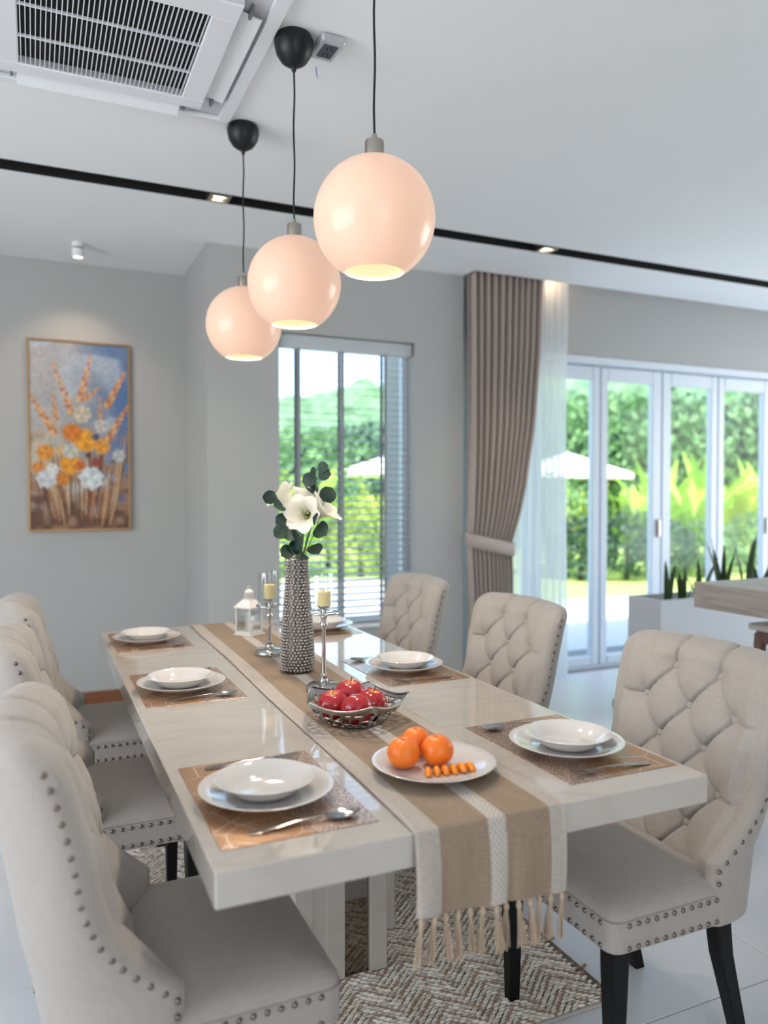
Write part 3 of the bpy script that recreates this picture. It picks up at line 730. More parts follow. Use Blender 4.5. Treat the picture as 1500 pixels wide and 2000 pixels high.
def fruit_bowl(loc):
    t = thing('fruit_bowl', 'openwork silver leaf bowl with pointed wavy rim holding apples', 'bowl', loc)
    NT, NR = 180, 30; rnd = random.Random(8); vs = []; keep = []
    def P(th, q):
        lob = (1 - abs(sin(th * 2.5 + .9))) ** 1.2; R = .060 + (.058 + .020 * lob) * q
        zz = .004 + .056 * q ** 1.5 + .016 * q ** 3 * (lob - .3)
        return (R * cos(th) * (1 - .0), R * sin(th), zz)
    for j in range(NR + 1):
        for i in range(NT): vs.append(P(2 * pi * i / NT, j / NR))
    fs = []
    NC = 26; sk = [rnd.uniform(-.35, .35) for _ in range(NC)]; ph = [rnd.random() for _ in range(NC)]
    for j in range(NR):
        q = (j + .5) / NR
        for i in range(NT):
            c = (i + .5) / NT * NC + .9 * sin(q * 3.2) * .6; ci = int(c) % NC; fr = c - int(c)
            fr2 = fr + sk[ci] * (q - .5) * .5
            hole = .14 < q < .88 and .18 < fr2 < .84 and ((q * 2.3 + ph[ci]) % 1) > .18
            if not hole: fs.append((j * NT + i, j * NT + (i + 1) % NT, (j + 1) * NT + (i + 1) % NT, (j + 1) * NT + i))
    o = len(vs); vs.append((0, 0, .003)); 
    for i in range(NT): fs.append((o, (i + 1) % NT, i))
    me = bpy.data.meshes.new('leaf_mesh'); me.from_pydata(vs, [], fs); me.materials.append(M['darksilver']); me.polygons.foreach_set('use_smooth', [True] * len(me.polygons)); me.update()
    b = link('basket', me, t); sm = b.modifiers.new('smooth', 'SMOOTH'); sm.iterations = 1; sm.factor = .5
    so = b.modifiers.new('solid', 'SOLIDIFY'); so.thickness = .003; so.offset = 1
    pts = [P(2 * pi * i / 120, 1) for i in range(121)]
    MB().tube(pts, .0030, 6).build('rim', M['darksilver'], t, smooth=80)
    return t
BX, BY = .735, 1.812
fruit_bowl((BX, BY, RZ + .0005))
def apple_mesh():
    m, N, L, p = newmat('apple_skin'); tc = N.new('ShaderNodeTexCoord'); sp = N.new('ShaderNodeSeparateXYZ'); L.new(tc.outputs['Object'], sp.inputs[0])
    mp = N.new('ShaderNodeMapping'); mp.inputs['Scale'].default_value = (60, 60, 9); L.new(tc.outputs['Object'], mp.inputs[0])
    t = N.new('ShaderNodeTexNoise'); t.inputs['Scale'].default_value = 1.4; t.inputs['Detail'].default_value = 4; L.new(mp.outputs[0], t.inputs['Vector'])
    rad = math_node(N, L, 'SQRT', math_node(N, L, 'ADD', math_node(N, L, 'MULTIPLY', sp.outputs[0], sp.outputs[0]), math_node(N, L, 'MULTIPLY', sp.outputs[1], sp.outputs[1])))
    topm = math_node(N, L, 'MULTIPLY', math_node(N, L, 'SUBTRACT', .020, rad), math_node(N, L, 'GREATER_THAN', sp.outputs[2], .05))
    f = math_node(N, L, 'ADD', math_node(N, L, 'MULTIPLY', topm, 60), math_node(N, L, 'MULTIPLY', math_node(N, L, 'SUBTRACT', t.outputs[0], .5), .7))
    c = ramp(N, L, f, [(0, srgb(168, 18, 30)), (.22, srgb(196, 40, 40)), (.5, srgb(220, 110, 50)), (.9, srgb(232, 176, 70))])
    L.new(c, p.inputs['Base Color']); p.inputs['Roughness'].default_value = .22; p.inputs['Coat Weight'].default_value = .4
    R = .0405; prof = []
    for k in range(29):
        a = -pi / 2 + pi * k / 28; r = R * cos(a) * (1 + .06 * sin(a)); zz = R * .92 * sin(a); d = abs(r) / R
        zz += (-.013 if a > 0 else .007) * math.exp(-(d / .3) ** 2)
        prof.append((max(r, 0), zz + R * .86))
    return MB().lathe(prof, 36, cap=False).mesh('apple_body', m, 80)
ap_me = apple_mesh(); st_me = MB().tube([(0, 0, 0), (.001, 0, .010), (.004, .001, .024)], [.0012, .0010, .0014], 6).mesh('apple_stem', pmat('apple_stem_brown', (70, 50, 30), .8))
for (x, y, zz, rx, ry, lab) in ((-.045, .030, .006, .08, -.12, 'red apple on the left in the silver bowl'), (-.012, -.046, .008, -.85, .10, 'red apple in front in the silver bowl, without visible stem'), (.048, .002, .007, .12, .16, 'red apple on the right in the silver bowl'), (.016, .070, .018, .12, .0, 'red and yellow apple at the back of the silver bowl')):
    t = thing('apple', lab, 'apple', (BX + x, BY + y, RZ + zz), 0, 'apples in the silver bowl'); t.rotation_euler = (rx, ry, 0); cc = Vector((0, 0, .0348)); t.location += cc - t.rotation_euler.to_matrix() @ cc; link('apple_body', ap_me, t); link('stem', st_me, t, (0, 0, .056))

# ================================================================== VASE WITH FLOWERS
VX, VY = .776, 2.405; VD = .4113 * VX + .9115 * VY
def vase():
    t = thing('vase', 'tall silver hobnail vase holding white lilies on the runner', 'vase', (VX, VY, RZ))
    prof = [(.0, 0), (.040, 0), (.046, .004), (.050, .018), (.0515, .04), (.050, .08), (.0465, .14), (.042, .20), (.037, .26), (.0325, .32), (.030, .368)]
    inner = [(.026, .37), (.026, .34), (.03, .2), (.03, .05), (0, .04)]
    MB().lathe(prof + inner, 40).build('vase_body', pmat('vase_grey_silver', (120, 116, 112), .4, metal=1), t, smooth=60)
    s = MB(); zz = .012; j = 0; rnd = random.Random(2)
    while zz < .366:
        r = interp([(b, a) for a, b in prof[2:]], zz); n = int(2 * pi * r / .0112)
        for k in range(n):
            a = 2 * pi * (k + .5 * (j % 2)) / n + rnd.uniform(-.03, .03); Mx = Matrix.Translation((r * cos(a), r * sin(a), zz + rnd.uniform(-.001, .001))) @ Vector((cos(a), sin(a), .1)).to_track_quat('Z', 'X').to_matrix().to_4x4()
            s.lathe([(.0050, -.001), (.0049, .0018), (.0040, .0042), (.0022, .0058), (0, .0064)], 8, Mx, cap=False)
        zz += .0097; j += 1
    tag(s.build('studs', pmat('stud_silver', (176, 171, 166), .30, metal=1), t, smooth=80), kind='stuff')
vase()
MOUTH = Vector((VX, VY, RZ + .362))
def leaf_disc(r, asp=1.0, fold=.15):
    m = MB(); rows_ = []
    for i in range(7):
        q = i / 6; yy = (q * 2) * r * asp; w = r * sqrt(max(0, 1 - (q * 2 - 1) ** 2)) ** .9 + .0003
        rows_.append([(w * u, yy, fold * w * abs(u) + .18 * r * sin(q * pi)) for u in (-1, -.5, 0, .5, 1)])
    top = [Vector(v) for rw in rows_ for v in rw]
    m.grid(rows_); m.grid([[(x, y, zz - .0005) for x, y, zz in rw[::-1]] for rw in rows_]); return m
leafs = {}
def leaf_at(parent, base, mid, r, asp, roll):
    key = (round(r, 3), asp)
    if key not in leafs: leafs[key] = leaf_disc(r, asp).mesh('leaf', M['eucalyptus'], 80)
    d = (mid - base); y = d.normalized(); toc = (CAM - mid).normalized(); n = (toc + Vector((roll, .1, .5 * abs(roll)))).normalized()
    x = y.cross(n).normalized(); n = x.cross(y).normalized()
    Mx = Matrix((x, y, n)).transposed().to_4x4(); Mx.translation = mid - y * r * asp
    o = link('leaf', leafs[key], parent); o.matrix_local = Matrix.Translation(-parent.location) @ Mx; return o
def sprig(lab, way, leaves):
    t = thing('eucalyptus_sprig', lab, 'sprig', MOUTH - Vector((0, 0, .10)), 0, 'eucalyptus sprigs in the vase')
    pts = [Vector((0, 0, 0))] + [at(u, v, VD + dd) - t.location for u, v, dd in way]
    # densify
    dp = []
    for a, b in zip(pts, pts[1:]):
        for k in range(4): dp.append(a.lerp(b, k / 4))
    dp.append(pts[-1]); MB().tube(dp, .0014, 6).build('stalk', M['stem'], t)
    for (u, v, dd, rp, asp, roll) in leaves:
        mid = at(u, v, VD + dd); base = min((p + t.location for p in dp[3:]), key=lambda p: (p - mid).length)
        d = mid - base
        if d.length < .004: d = Vector((.01, 0, .01))
        rp *= 1.18; leaf_at(t, mid - d.normalized() * .02, mid, rp * VD / FPX, asp, roll)
        r_ = rp * VD / FPX; MB().tube([base - t.location, mid - d.normalized() * r_ * asp - t.location], .0009, 5).build('leaf_stalk', M['stem'], t)
sprig('dark green eucalyptus sprig leaning far left out of the vase', [(589, 1075, -.01), (572, 1030, -.03), (552, 995, -.05), (535, 962, -.05)],
      [(527, 971, -.05, 11, 1.1, .2), (544, 988, -.06, 13, .95, -.2), (551, 1017, -.05, 12, 1.05, .4), (568, 1012, -.03, 11, 1.1, -.3)])
sprig('dark green eucalyptus sprig low on the left of the vase mouth', [(588, 1078, -.03), (570, 1050, -.055), (556, 1040, -.07)],
      [(548, 1038, -.07, 13, .95, .2), (566, 1044, -.06, 13, 1.0, -.4), (560, 1078, -.06, 12, .95, .3), (581, 1056, -.065, 15, 1.05, 0), (575, 1070, -.05, 12, 1, .5)])
sprig('tall upright eucalyptus sprig rising above the white lilies', [(597, 1060, .03), (608, 1000, .04), (618, 950, .02), (617, 918, .01)],
      [(605, 937, .02, 12, 1.15, .3), (611, 924, .03, 10, 1.1, -.3), (634, 926, .0, 11, 1.15, .2), (631, 913, .0, 9.5, 1.1, -.5), (608, 955, .03, 11, 1.2, .6)])
sprig('dark green eucalyptus sprig on the right side of the vase mouth', [(598, 1078, -.02), (612, 1045, -.03), (625, 1010, -.03), (634, 975, -.02)],
      [(640, 966, -.02, 14, 1.0, .2), (628, 1036, -.05, 15, 1.05, -.2), (615, 1074, -.055, 13, 1.1, .2), (614, 1013, -.10, 10, 1.5, .1), (590, 1084, -.07, 12, 1.1, 0)])
def petal_mesh(Lp, Wp, flare, mats):
    m = MB(); rows_ = []
    for i in range(11):
        q = i / 10; r = .006 + .30 * Lp * (q ** 1.3) + flare * Lp * max(0, q - .55) ** 1.6 * 2.2; zz = Lp * q - flare * Lp * max(0, q - .6) ** 2 * 1.6
        w = Wp * (sin(pi * (.10 + .86 * q) ** 1.35)) ** .62 * (1 if q < .97 else .7) + .001
        rw = []
        for k in range(7):
            u = -1 + k / 3; an = u * w / max(.012, r * 1.25); rr = r * (1 + .0)
            rw.append((rr * cos(an), rr * sin(an), zz + .0025 * sin(q * 14 + u * 3) * q * abs(u)))
        rows_.append(rw)
    m.grid(rows_); nf = len(m.f)
    m.mi = [1 if (f // 6) < 3 else 0 for f in range(nf)]
    return m.mesh('petal', mats, 80)
def lily(lab, p, direction, Lp, Wp, flare):
    t = thing('lily', lab, 'flower', MOUTH - Vector((0, 0, .12)), 0, 'white lilies in the vase')
    d = Vector(direction).normalized(); base = p - d * Lp * .75 - t.location
    a = Vector((0, 0, 0)); c1 = Vector((0, 0, .12)); pts = []
    for k in range(11):
        q = k / 10; pts.append((1 - q) ** 3 * a + 3 * (1 - q) ** 2 * q * c1 + 3 * (1 - q) * q * q * (base - d * .05) + q ** 3 * base)
    MB().tube(pts, [.0035] * 8 + [.004, .005, .0065], 8).build('flower_stalk', M['stem'], t, smooth=80)
    pm = petal_mesh(Lp, Wp, flare, [M['petal'], M['petal_throat']]); R = d.to_track_quat('Z', 'X').to_matrix().to_4x4()
    for k in range(6):
        o = link('petal', pm, t); o.matrix_local = Matrix.Translation(base) @ R @ Matrix.Rotation(k * pi / 3 + .3, 4, 'Z') @ Matrix.Scale(1 if k % 2 else .955, 4)
    s = MB()
    for k in range(5):
        an = k * 2 * pi / 5; e = R @ Vector((.012 * cos(an), .012 * sin(an), Lp * .62)); s.tube([base, base + e * .6, base + e], .0009, 5); s.lathe([(.0005, -.003), (.0022, 0), (.0005, .003)], 6, Matrix.Translation(base + e))
    s.build('stamens', M['petal_throat'], t)
fwd = FW; lefty = -RT
lily('large white lily facing the camera, lowest of the bunch', at(591, 1003, VD - .05), (CAM - at(590, 995, VD)).normalized() * 1.0 + lefty * .35 + Vector((0, 0, .12)), .118, .056, .34)
lily('white lily turned to the right, beside the largest bloom', at(634, 992, VD - .01), RT * .9 + Vector((0, 0, .75)) - FW * .25, .115, .052, .34)
lily('white lily at the back left leaning towards the grey wall', at(552, 968, VD + .05), -RT * .8 + Vector((0, 0, .75)) + FW * .2, .105, .048, .36)
lily('white lily bloom at the top behind the others', at(598, 966, VD + .06), RT * .05 + Vector((0, 0, 1)) + FW * .35, .09, .042, .34)

# ================================================================== CANDLE HOLDERS, LANTERN
def candle_holder(lab, clab, x, y, zr, ztop, zc0, zg):
    h = zr - RZ; t = thing('candle_holder', lab, 'candle holder', (x, y, RZ), 0, 'silver candle holders on the runner')
    MB().lathe([(0, 0), (.053, 0), (.0545, .003), (.0545, .010), (.052, .017), (.046, .021), (.044, .0225), (.020, .0245), (.0135, .028), (.0135, .032), (.010, .038), (.0118, .045), (.0118, .048), (.0068, .053), (.0058, h * .5), (.0062, h - .052), (.0085, h - .048), (.012, h - .040), (.0125, h - .036), (.009, h - .029), (.007, h - .024), (.0105, h - .016), (.010, h - .010), (.0075, h), (.0075, zc0 - RZ - .006), (.014, zc0 - RZ - .003), (.0215, zc0 - RZ + .003), (.021, zc0 - RZ + .0045), (.012, zc0 - RZ), (0, zc0 - RZ - .0005)], 40).build('stand', M['silver'], t, smooth=40)
    rg = MB(); ring = [(.046 * cos(2 * pi * k / 40), .046 * sin(2 * pi * k / 40), h - .002) for k in range(41)]; rg.tube(ring, .0028, 6)
    rg.box(-.046, .046, -.0022, .0022, h - .004, h - .001).box(-.0022, .0022, -.046, .046, h - .004, h - .001)
    rg.build('glass_ring', M['silver'], t, smooth=60)
    g = h + .001; top = zg - RZ
    MB().lathe([(.0425, g), (.0425, top), (.0409, top), (.0409, g), (.0425, g)], 40, cap=False).build('glass_chimney', M['clearglass'], t, smooth=60)
    c = thing('candle', clab, 'candle', (x, y, zc0 + .0012), 0, 'cream pillar candles')
    hc = ztop - zc0; MB().lathe([(0, 0), (.0195, 0), (.0205, .001), (.0205, hc - .0015), (.019, hc), (.010, hc - .0015), (0, hc - .003)], 28).build('wax_body', M['wax'], c, smooth=40)
    MB().tube([(0, 0, hc - .003), (.0005, 0, hc + .004)], .0008, 5).build('wick', M['cord'], c)
candle_holder('tall silver candle holder standing between vase and fruit bowl', 'cream candle on the taller holder, right of the vase', .770, 2.135, .997, 1.057, 1.012, 1.107)
candle_holder('shorter silver candle holder behind the vase, beside the lantern', 'cream candle on the shorter holder, left of the vase', .767, 2.70, .944, 1.017, .965, 1.063)
def lantern():
    t = thing('lantern', 'small white metal lantern with glass sides at the far end of the runner', 'lantern', (.803, 3.13, RZ), radians(33)); w = .036
    MB().box(-.047, .047, -.047, .047, 0, .006, bev=.002).box(-.041, .041, -.041, .041, .006, .016, bev=.002).build('base', M['lantern'], t)
    for sx in (-1, 1):
        for sy in (-1, 1): MB().box(sx * w - .003, sx * w + .003, sy * w - .003, sy * w + .003, .016, .112).build('corner_post', M['lantern'], t)
    for k in range(4):
        R = Matrix.Rotation(k * pi / 2, 4, 'Z'); MB().box(-w + .003, w - .003, w - .0008, w + .0008, .018, .111, M=R).build('glass_side', M['clearglass'], t)
    MB().grid([[(a * r, b * r, zz) for a, b in ((-1, -1), (1, -1), (1, 1), (-1, 1))] for r, zz in ((.0, .111), (.044, .111), (.044, .116), (.020, .143), (.020, .146), (0, .146))], closed=True).build('roof', M['lantern'], t, smooth=0)
    cu = MB().lathe([(.019, .146), (.019, .149), (.0165, .150)], 24, cap=False)
    for k in range(10):
        a = k * pi / 5; ring = [(.0172 * cos(a + .26 * cos(q)), .0172 * sin(a + .26 * cos(q)), .162 + .0105 * sin(q)) for q in [2 * pi * j / 12 for j in range(13)]]; cu.tube(ring, .0013, 5)
    cu.lathe([(.019, .173), (.019, .176), (.013, .183), (.005, .187), (0, .188)], 24); cu.build('cupola', M['lantern'], t)
    MB().tube([(.0085 * cos(q), 0, .192 + .0085 * sin(q)) for q in [2 * pi * j / 16 for j in range(17)]], .0011, 5).build('hanging_ring', M['lantern'], t)
    MB().lathe([(0, .0162), (.016, .0162), (.016, .095), (.014, .097), (0, .0955)], 24).build('candle_body', M['waxwhite'], t, smooth=40)
lantern()

# ================================================================== PENDANT LAMPS
def pendant(y, lab):
    t = thing('pendant_lamp', lab, 'pendant lamp', (.763, y, 2.012), 0, 'opal globe pendant lamps above the table'); R = .1485
    c = ZC - 2.012
    MB().lathe([(0, c), (.056, c), (.0625, c - .014), (.062, c - .03), (.056, c - .055), (.041, c - .078), (.020, c - .092), (.009, c - .096), (.007, c - .108), (.004, c - .112), (0, c - .112)], 36).build('canopy', M['blackplastic'], t, smooth=50)
    pts = [(.002 * sin(k * .9), .0015 * cos(k * .7), c - .11 - (c - .11 - .20) * k / 14) for k in range(15)]; pts[0] = (0, 0, c - .11); pts[-1] = (0, 0, .20)
    MB().tube(pts, .0031, 8).build('cord', M['cord'], t, smooth=80)
    MB().lathe([(0, .204), (.006, .204), (.0065, .193), (.012, .191), (.0225, .188), (.0235, .185), (.0235, .146), (0, .146)], 28).build('socket', M['nickel'], t, smooth=40)
    a0, a1 = radians(82), radians(-61); out = []; inn = []
    for k in range(41):
        a = a0 + (a1 - a0) * k / 40; out.append((R * cos(a), R * sin(a))); inn.append(((R - .004) * cos(a), (R - .004) * sin(a)))
    gs = MB().lathe(out, 64, cap=False).build('globe_shade', M['opal'], t, smooth=80)
    sh = MB().lathe(inn[::-1], 64, cap=False); sh.lathe([(out[-1][0], out[-1][1]), (inn[-1][0], inn[-1][1])], 64, cap=False); sh.build('shade_lining', M['opal_in'], gs, smooth=80)
    MB().lathe([(0, .02), (.018, .026), (.03, .05), (.030, .066), (.02, .095), (.013, .115), (.013, .146), (0, .146)][::-1], 24).build('bulb', M['bulb'], t, smooth=70)
    light('pendant_light', 'SPOT', (.763, y, 1.90), 16, (1, .86, .70), spot_size=radians(135), spot_blend=.6, shadow_soft_size=.05)
pendant(1.747, 'nearest and largest looking opal globe pendant lamp, cord leaving the top of the picture')
pendant(2.385, 'middle opal globe pendant lamp between two others')
pendant(3.038, 'farthest opal globe pendant lamp, in front of the grey wall')

# ================================================================== CEILING FITTINGS
def air_con():
    cx, cy = .229, 2.575; t = thing('ceiling_air_conditioner', 'white ceiling cassette air conditioner with slatted grille and open flaps', 'air conditioner', (cx, cy, ZC))
    H = .468; F_ = .45; g = .262; g0, g1 = -.245, .265
    p = MB().box(-H, H, -.49, -.42, -.020, -.0004, bev=.005).box(-H, H, .408, F_, -.020, -.0004, bev=.005).box(-H, -.425, -.42, .408, -.020, -.0004).box(.425, H, -.42, .408, -.020, -.0004)
    p.build('outer_panel', M['acwhite'], t)
    MB().box(-.342, .342, -.33, g0, -.036, -.004, bev=.004).box(-.342, .342, g1, .329, -.036, -.004, bev=.004).box(-.342, -g, g0, g1, -.036, -.004, bev=.004).box(g, .342, g0, g1, -.036, -.004, bev=.004).build('grille_frame', M['acwhite'], t)
    MB().box(-.425, .425, -.42, .408, -.003, -.0008).build('duct_lining', pmat('duct_grey', (196, 200, 204), .7), t)
    MB().box(-g, g, g0, g1, -.008, -.005).build('filter', M['screen'], t)
    sm = MB().box(-.0014, .0014, g0, g1, -.034, -.027).mesh('grille_slat', M['acwhite'], 0)
    n = 37
    for k in range(n): link('grille_slat', sm, t, (-g + (k + .5) * 2 * g / n, 0, 0))
    for yy in (-.075, .095): MB().box(-g, g, yy - .0016, yy + .0016, -.0355, -.026).build('grille_crossbar', M['acwhite'], t)
    fm = MB().box(-.27, .27, -.002, .062, -.004, 0, bev=.0015).mesh('louver_flap', M['acwhite'])
    for rz, (x, y), tl in ((0, (0, .338), -34), (-pi / 2, (.350, 0.0), -12), (pi / 2, (-.350, 0.0), -12), (pi, (0, -.342), -34)):
        o = link('louver_flap', fm, t, (x, y, -.010)); o.rotation_euler = (radians(tl), 0, rz)
    lm_ = MB().box(-.004, .004, -.02, .02, -.03, -.004).mesh('flap_hinge', pmat('hinge_grey', (110, 112, 116), .5))
    for x, y in ((.372, -.285), (.372, .285), (.285, .35), (-.285, .35)): link('flap_hinge', lm_, t, (x, y, 0))
air_con()
def downlight(x, lab):
    t = thing('slot_downlight', lab, 'downlight', (x, 3.8175, ZC), 0, 'square downlights in the black ceiling slot')
    MB().box(-.052, .052, -.052, -.032, -.004, .03).box(-.052, .052, .032, .052, -.004, .03).box(-.052, -.032, -.032, .032, -.004, .03).box(.032, .052, -.032, .032, -.004, .03).build('bezel', M['nickel'], t, smooth=0)
    MB().lathe([(0, .004), (.026, .004), (.030, .010), (0, .010)], 24).build('lens', M['lens'], t)
    MB().box(-.05, .05, -.05, .05, .03, .08).build('lamp_housing', M['blackplastic'], t)
    l = light('downlight_beam', 'SPOT', (x, 3.8175, ZC - .01), 14, (1, .86, .68), spot_size=radians(85), spot_blend=.7, shadow_soft_size=.03)
downlight(.838, 'square ceiling downlight in the black slot left of the pendant cords')
downlight(2.777, 'square ceiling downlight in the black slot above the curtain')
t = thing('ceiling_spotlight', 'small white cylinder spotlight on the alcove ceiling above the painting', 'spotlight', (.243, 4.83, ZC))
MB().lathe([(0, 0), (.033, 0), (.033, -.026), (0, -.026)], 28).build('mount', M['white'], t, smooth=40)
MB().lathe([(.029, -.026), (.029, -.033)], 28, cap=False).build('collar', M['blackplastic'], t, smooth=40)
MB().lathe([(0, -.033), (.033, -.033), (.033, -.082), (.027, -.082), (.025, -.06), (0, -.06)], 28).build('head', M['white'], t, smooth=40)
MB().lathe([(0, -.066), (.024, -.066), (.024, -.062), (0, -.062)], 20).build('lens', M['lens'], t)
l = light('spotlight_beam', 'SPOT', (.243, 4.83, ZC - .085), 9, (1, .78, .58), spot_size=radians(95), spot_blend=.8, shadow_soft_size=.02); aim(l, (.25, 5.2, 1.7))
pl = light('curtain_pocket_lamp', 'POINT', (3.42, 4.68, ZC + .06), .8, (1, .66, .42), shadow_soft_size=.03)
t = thing('pocket_bulb', 'small warm lamp up in the curtain pocket above the sheer curtain', 'lamp', (3.42, 4.68, ZC + .16))
MB().lathe([(0, 0), (.02, 0), (.02, -.02), (.012, -.03), (0, -.034)], 16).build('lamp_head', M['lens'], t)
t = thing('ceiling_outlet', 'silver framed double power socket mounted on the ceiling', 'power socket', (.872, 2.375, ZC), radians(2))
MB().box(-.04, .04, -.06, .06, -.026, 0, bev=.006).build('back_box', pmat('socket_silver', (190, 194, 198), .35, metal=.3), t)
MB().box(-.024, .024, -.036, .036, -.029, -.026, bev=.001).build('socket_face', pmat('socket_dark', (70, 76, 84), .5), t)
hm = MB().box(-.0016, .0016, -.005, .005, -.0302, -.029).mesh('pin_hole', M['black'], 0)
for y in (-.018, .018):
    for x in (-.008, .008): link('pin_hole', hm, t, (x, y, 0))
    MB().lathe([(0, -.0302), (.003, -.0302), (.003, -.029), (0, -.029)], 8).build('pin_hole', M['black'], t, (0, y - .011, 0))
t = thing('loose_wire', 'short loose blue and white wire end hanging from the ceiling', 'wire', (.885, 2.52, ZC))
MB().tube([(0, 0, 0), (.002, .006, -.008), (.008, .018, -.012), (.014, .03, -.014)], .0016, 6).build('blue_wire', pmat('wire_blue', (60, 120, 180), .5), t)
MB().tube([(.014, .03, -.014), (.022, .045, -.017)], .0042, 8).build('wire_cap', pmat('wire_cap_white', (222, 222, 224), .5), t)

# ================================================================== PAINTING
def painting():
    import numpy as np
    w, h = .575, 1.16; t = thing('framed_painting', 'tall painting of wheat ears and orange and white flowers in thin gold frame', 'painting', (.267, 5.25, 1.125))
    m = MB()
    m.box(-w / 2 - .012, -w / 2, -.032, -.001, -.012, h + .012, bev=.002).box(w / 2, w / 2 + .012, -.032, -.001, -.012, h + .012, bev=.002).box(-w / 2, w / 2, -.032, -.001, -.012, 0, bev=.002).box(-w / 2, w / 2, -.032, -.001, h, h + .012, bev=.002)
    m.build('frame', M['goldframe'], t)
    NX, NY = 110, 220; rs = np.random.RandomState(4)
    X, Y = np.meshgrid(np.linspace(0, 1, NX + 1), np.linspace(0, 1, NY + 1)); asp = h / w
    def noise(sc, seed):
        r = np.random.RandomState(seed); g = r.rand(int(sc * asp) + 3, int(sc) + 3); fx, fy = X * sc, Y * sc * asp; ix, iy = fx.astype(int), fy.astype(int); a, b = fx - ix, fy - iy; a = a * a * (3 - 2 * a); b = b * b * (3 - 2 * b)
        return (g[iy, ix] * (1 - a) + g[iy, ix + 1] * a) * (1 - b) + (g[iy + 1, ix] * (1 - a) + g[iy + 1, ix + 1] * a) * b
    lin = lambda *c: np.array(srgb(*c)[:3])
    img = np.zeros(X.shape + (3,))
    def mixin(mask, col): img[:] = img * (1 - mask[..., None]) + lin(*col) * mask[..., None]
    img[:] = lin(150, 156, 162)
    mixin(np.clip((X - .35) * 1.8 + (noise(4, 1) - .5) * .8, 0, 1), (78, 112, 158)); mixin(np.clip(1 - X * 2 + (noise(5, 2) - .4), 0, .8), (178, 174, 172))
    mixin(np.clip((noise(6, 3) - .6) * 3, 0, .6), (176, 190, 204))
    mixin(np.clip((.62 - Y) * 3 + (noise(7, 4) - .5), 0, .75) * np.clip(1.15 - X, 0, 1), (192, 180, 156))
    mixin(np.clip((.42 - Y) * 3 + (noise(9, 5) - .5) * 1.6, 0, .9), (150, 112, 82)); mixin(np.clip((.26 - Y) * 3.2 + (noise(12, 6) - .55) * 2.2, 0, .92), (92, 58, 44))
    def stroke(x0, y0, x1, y1, wd, col, al=.9):
        dx, dy = x1 - x0, (y1 - y0) * asp; L2 = dx * dx + dy * dy; q = np.clip(((X - x0) * dx + (Y - y0) * asp * dy) / L2, 0, 1)
        d = np.hypot(X - x0 - q * dx, (Y - y0) * asp - q * dy); mixin(np.clip((wd * (np.sin(pi * (.12 + .8 * q))) - d) / .008, 0, 1) * al, col)
    def blob(x, y, r, col, al=.95):
        d = np.hypot(X - x, (Y - y) * asp); an = np.arctan2((Y - y) * asp, X - x); mixin(np.clip((r * (1.05 + .08 * np.sin(an * 7 + x * 30) + .06 * np.sin(an * 11)) - d) / .014, 0, 1) * al, col)
    for k in range(46):
        x = rs.rand(); y = rs.rand() * .3; c = [(196, 160, 116), (120, 70, 46), (210, 180, 140), (70, 50, 48), (170, 104, 60)][rs.randint(5)]
        stroke(.5 + (x - .5) * .7, y * .3, x, y + .16 + rs.rand() * .12, .012 + .012 * rs.rand(), c, .7)
    for (x0, y0, x1, y1, s) in ((.42, .62, .25, .86, 1), (.50, .69, .60, .91, 1), (.77, .66, .95, .84, 1), (.25, .51, .03, .69, 1), (.78, .48, .98, .66, 1), (.26, .58, .23, .72, .7), (.70, .58, .71, .70, .6), (.55, .70, .70, .77, .6)):
        stroke(.5, .3, x0, y0, .008, (170, 130, 84), .6); n = 9
        for k in range(n):
            q = k / (n - 1); cx, cy = x0 + (x1 - x0) * q, y0 + (y1 - y0) * q; dx, dy = x1 - x0, (y1 - y0) * asp; ll = hypot(dx, dy); nx_, ny_ = -dy / ll, dx / ll; ww = .055 * s * (1 - .8 * q) * (.6 + .8 * q if q < .5 else 1)
            for sg in (-1, 1): stroke(cx, cy, cx + sg * nx_ * ww + dx / ll * .05 * s, cy + (sg * ny_ * ww + dy / ll * .05 * s) / asp, (.026 - .010 * q) * s, [(206, 138, 62), (222, 168, 98), (184, 112, 56)][(k + sg) % 3], .95)
    for (x, y, r, c) in ((.55, .48, .11, (226, 156, 30)), (.42, .52, .09, (206, 120, 30)), (.72, .45, .08, (220, 150, 50)), (.40, .35, .10, (224, 150, 34)), (.15, .41, .08, (214, 140, 40)), (.32, .27, .07, (200, 124, 40)), (.50, .345, .05, (196, 100, 40)), (.08, .33, .06, (206, 130, 50)), (.30, .42, .05, (208, 170, 110)),
                         (.52, .62, .085, (196, 186, 160)), (.72, .56, .07, (190, 186, 178)), (.40, .42, .075, (188, 192, 180)), (.90, .40, .065, (186, 188, 186)), (.16, .27, .09, (196, 200, 204)), (.22, .32, .06, (214, 212, 206)), (.61, .275, .11, (206, 214, 216)), (.66, .50, .04, (70, 84, 120)), (.66, .36, .05, (150, 70, 50)), (.58, .40, .03, (60, 50, 60))):
        blob(x, y, r * 1.12, c)
        for k in range(6): a = k * 1.05 + x * 9; blob(x + r * .5 * cos(a), y + r * .5 * sin(a) / asp, r * .36, tuple(min(255, int(v * (1.1 if k % 2 else .86))) for v in c), .7)
    img *= (.86 + .28 * noise(45, 9))[..., None]
    vs = [((x - .5) * w, -.024, y * h) for y in np.linspace(0, 1, NY + 1) for x in np.linspace(0, 1, NX + 1)]
    fs = [(j * (NX + 1) + i, j * (NX + 1) + i + 1, (j + 1) * (NX + 1) + i + 1, (j + 1) * (NX + 1) + i) for j in range(NY) for i in range(NX)]
    me = bpy.data.meshes.new('canvas'); me.from_pydata(vs, [], fs); ca = me.color_attributes.new('col', 'FLOAT_COLOR', 'POINT')
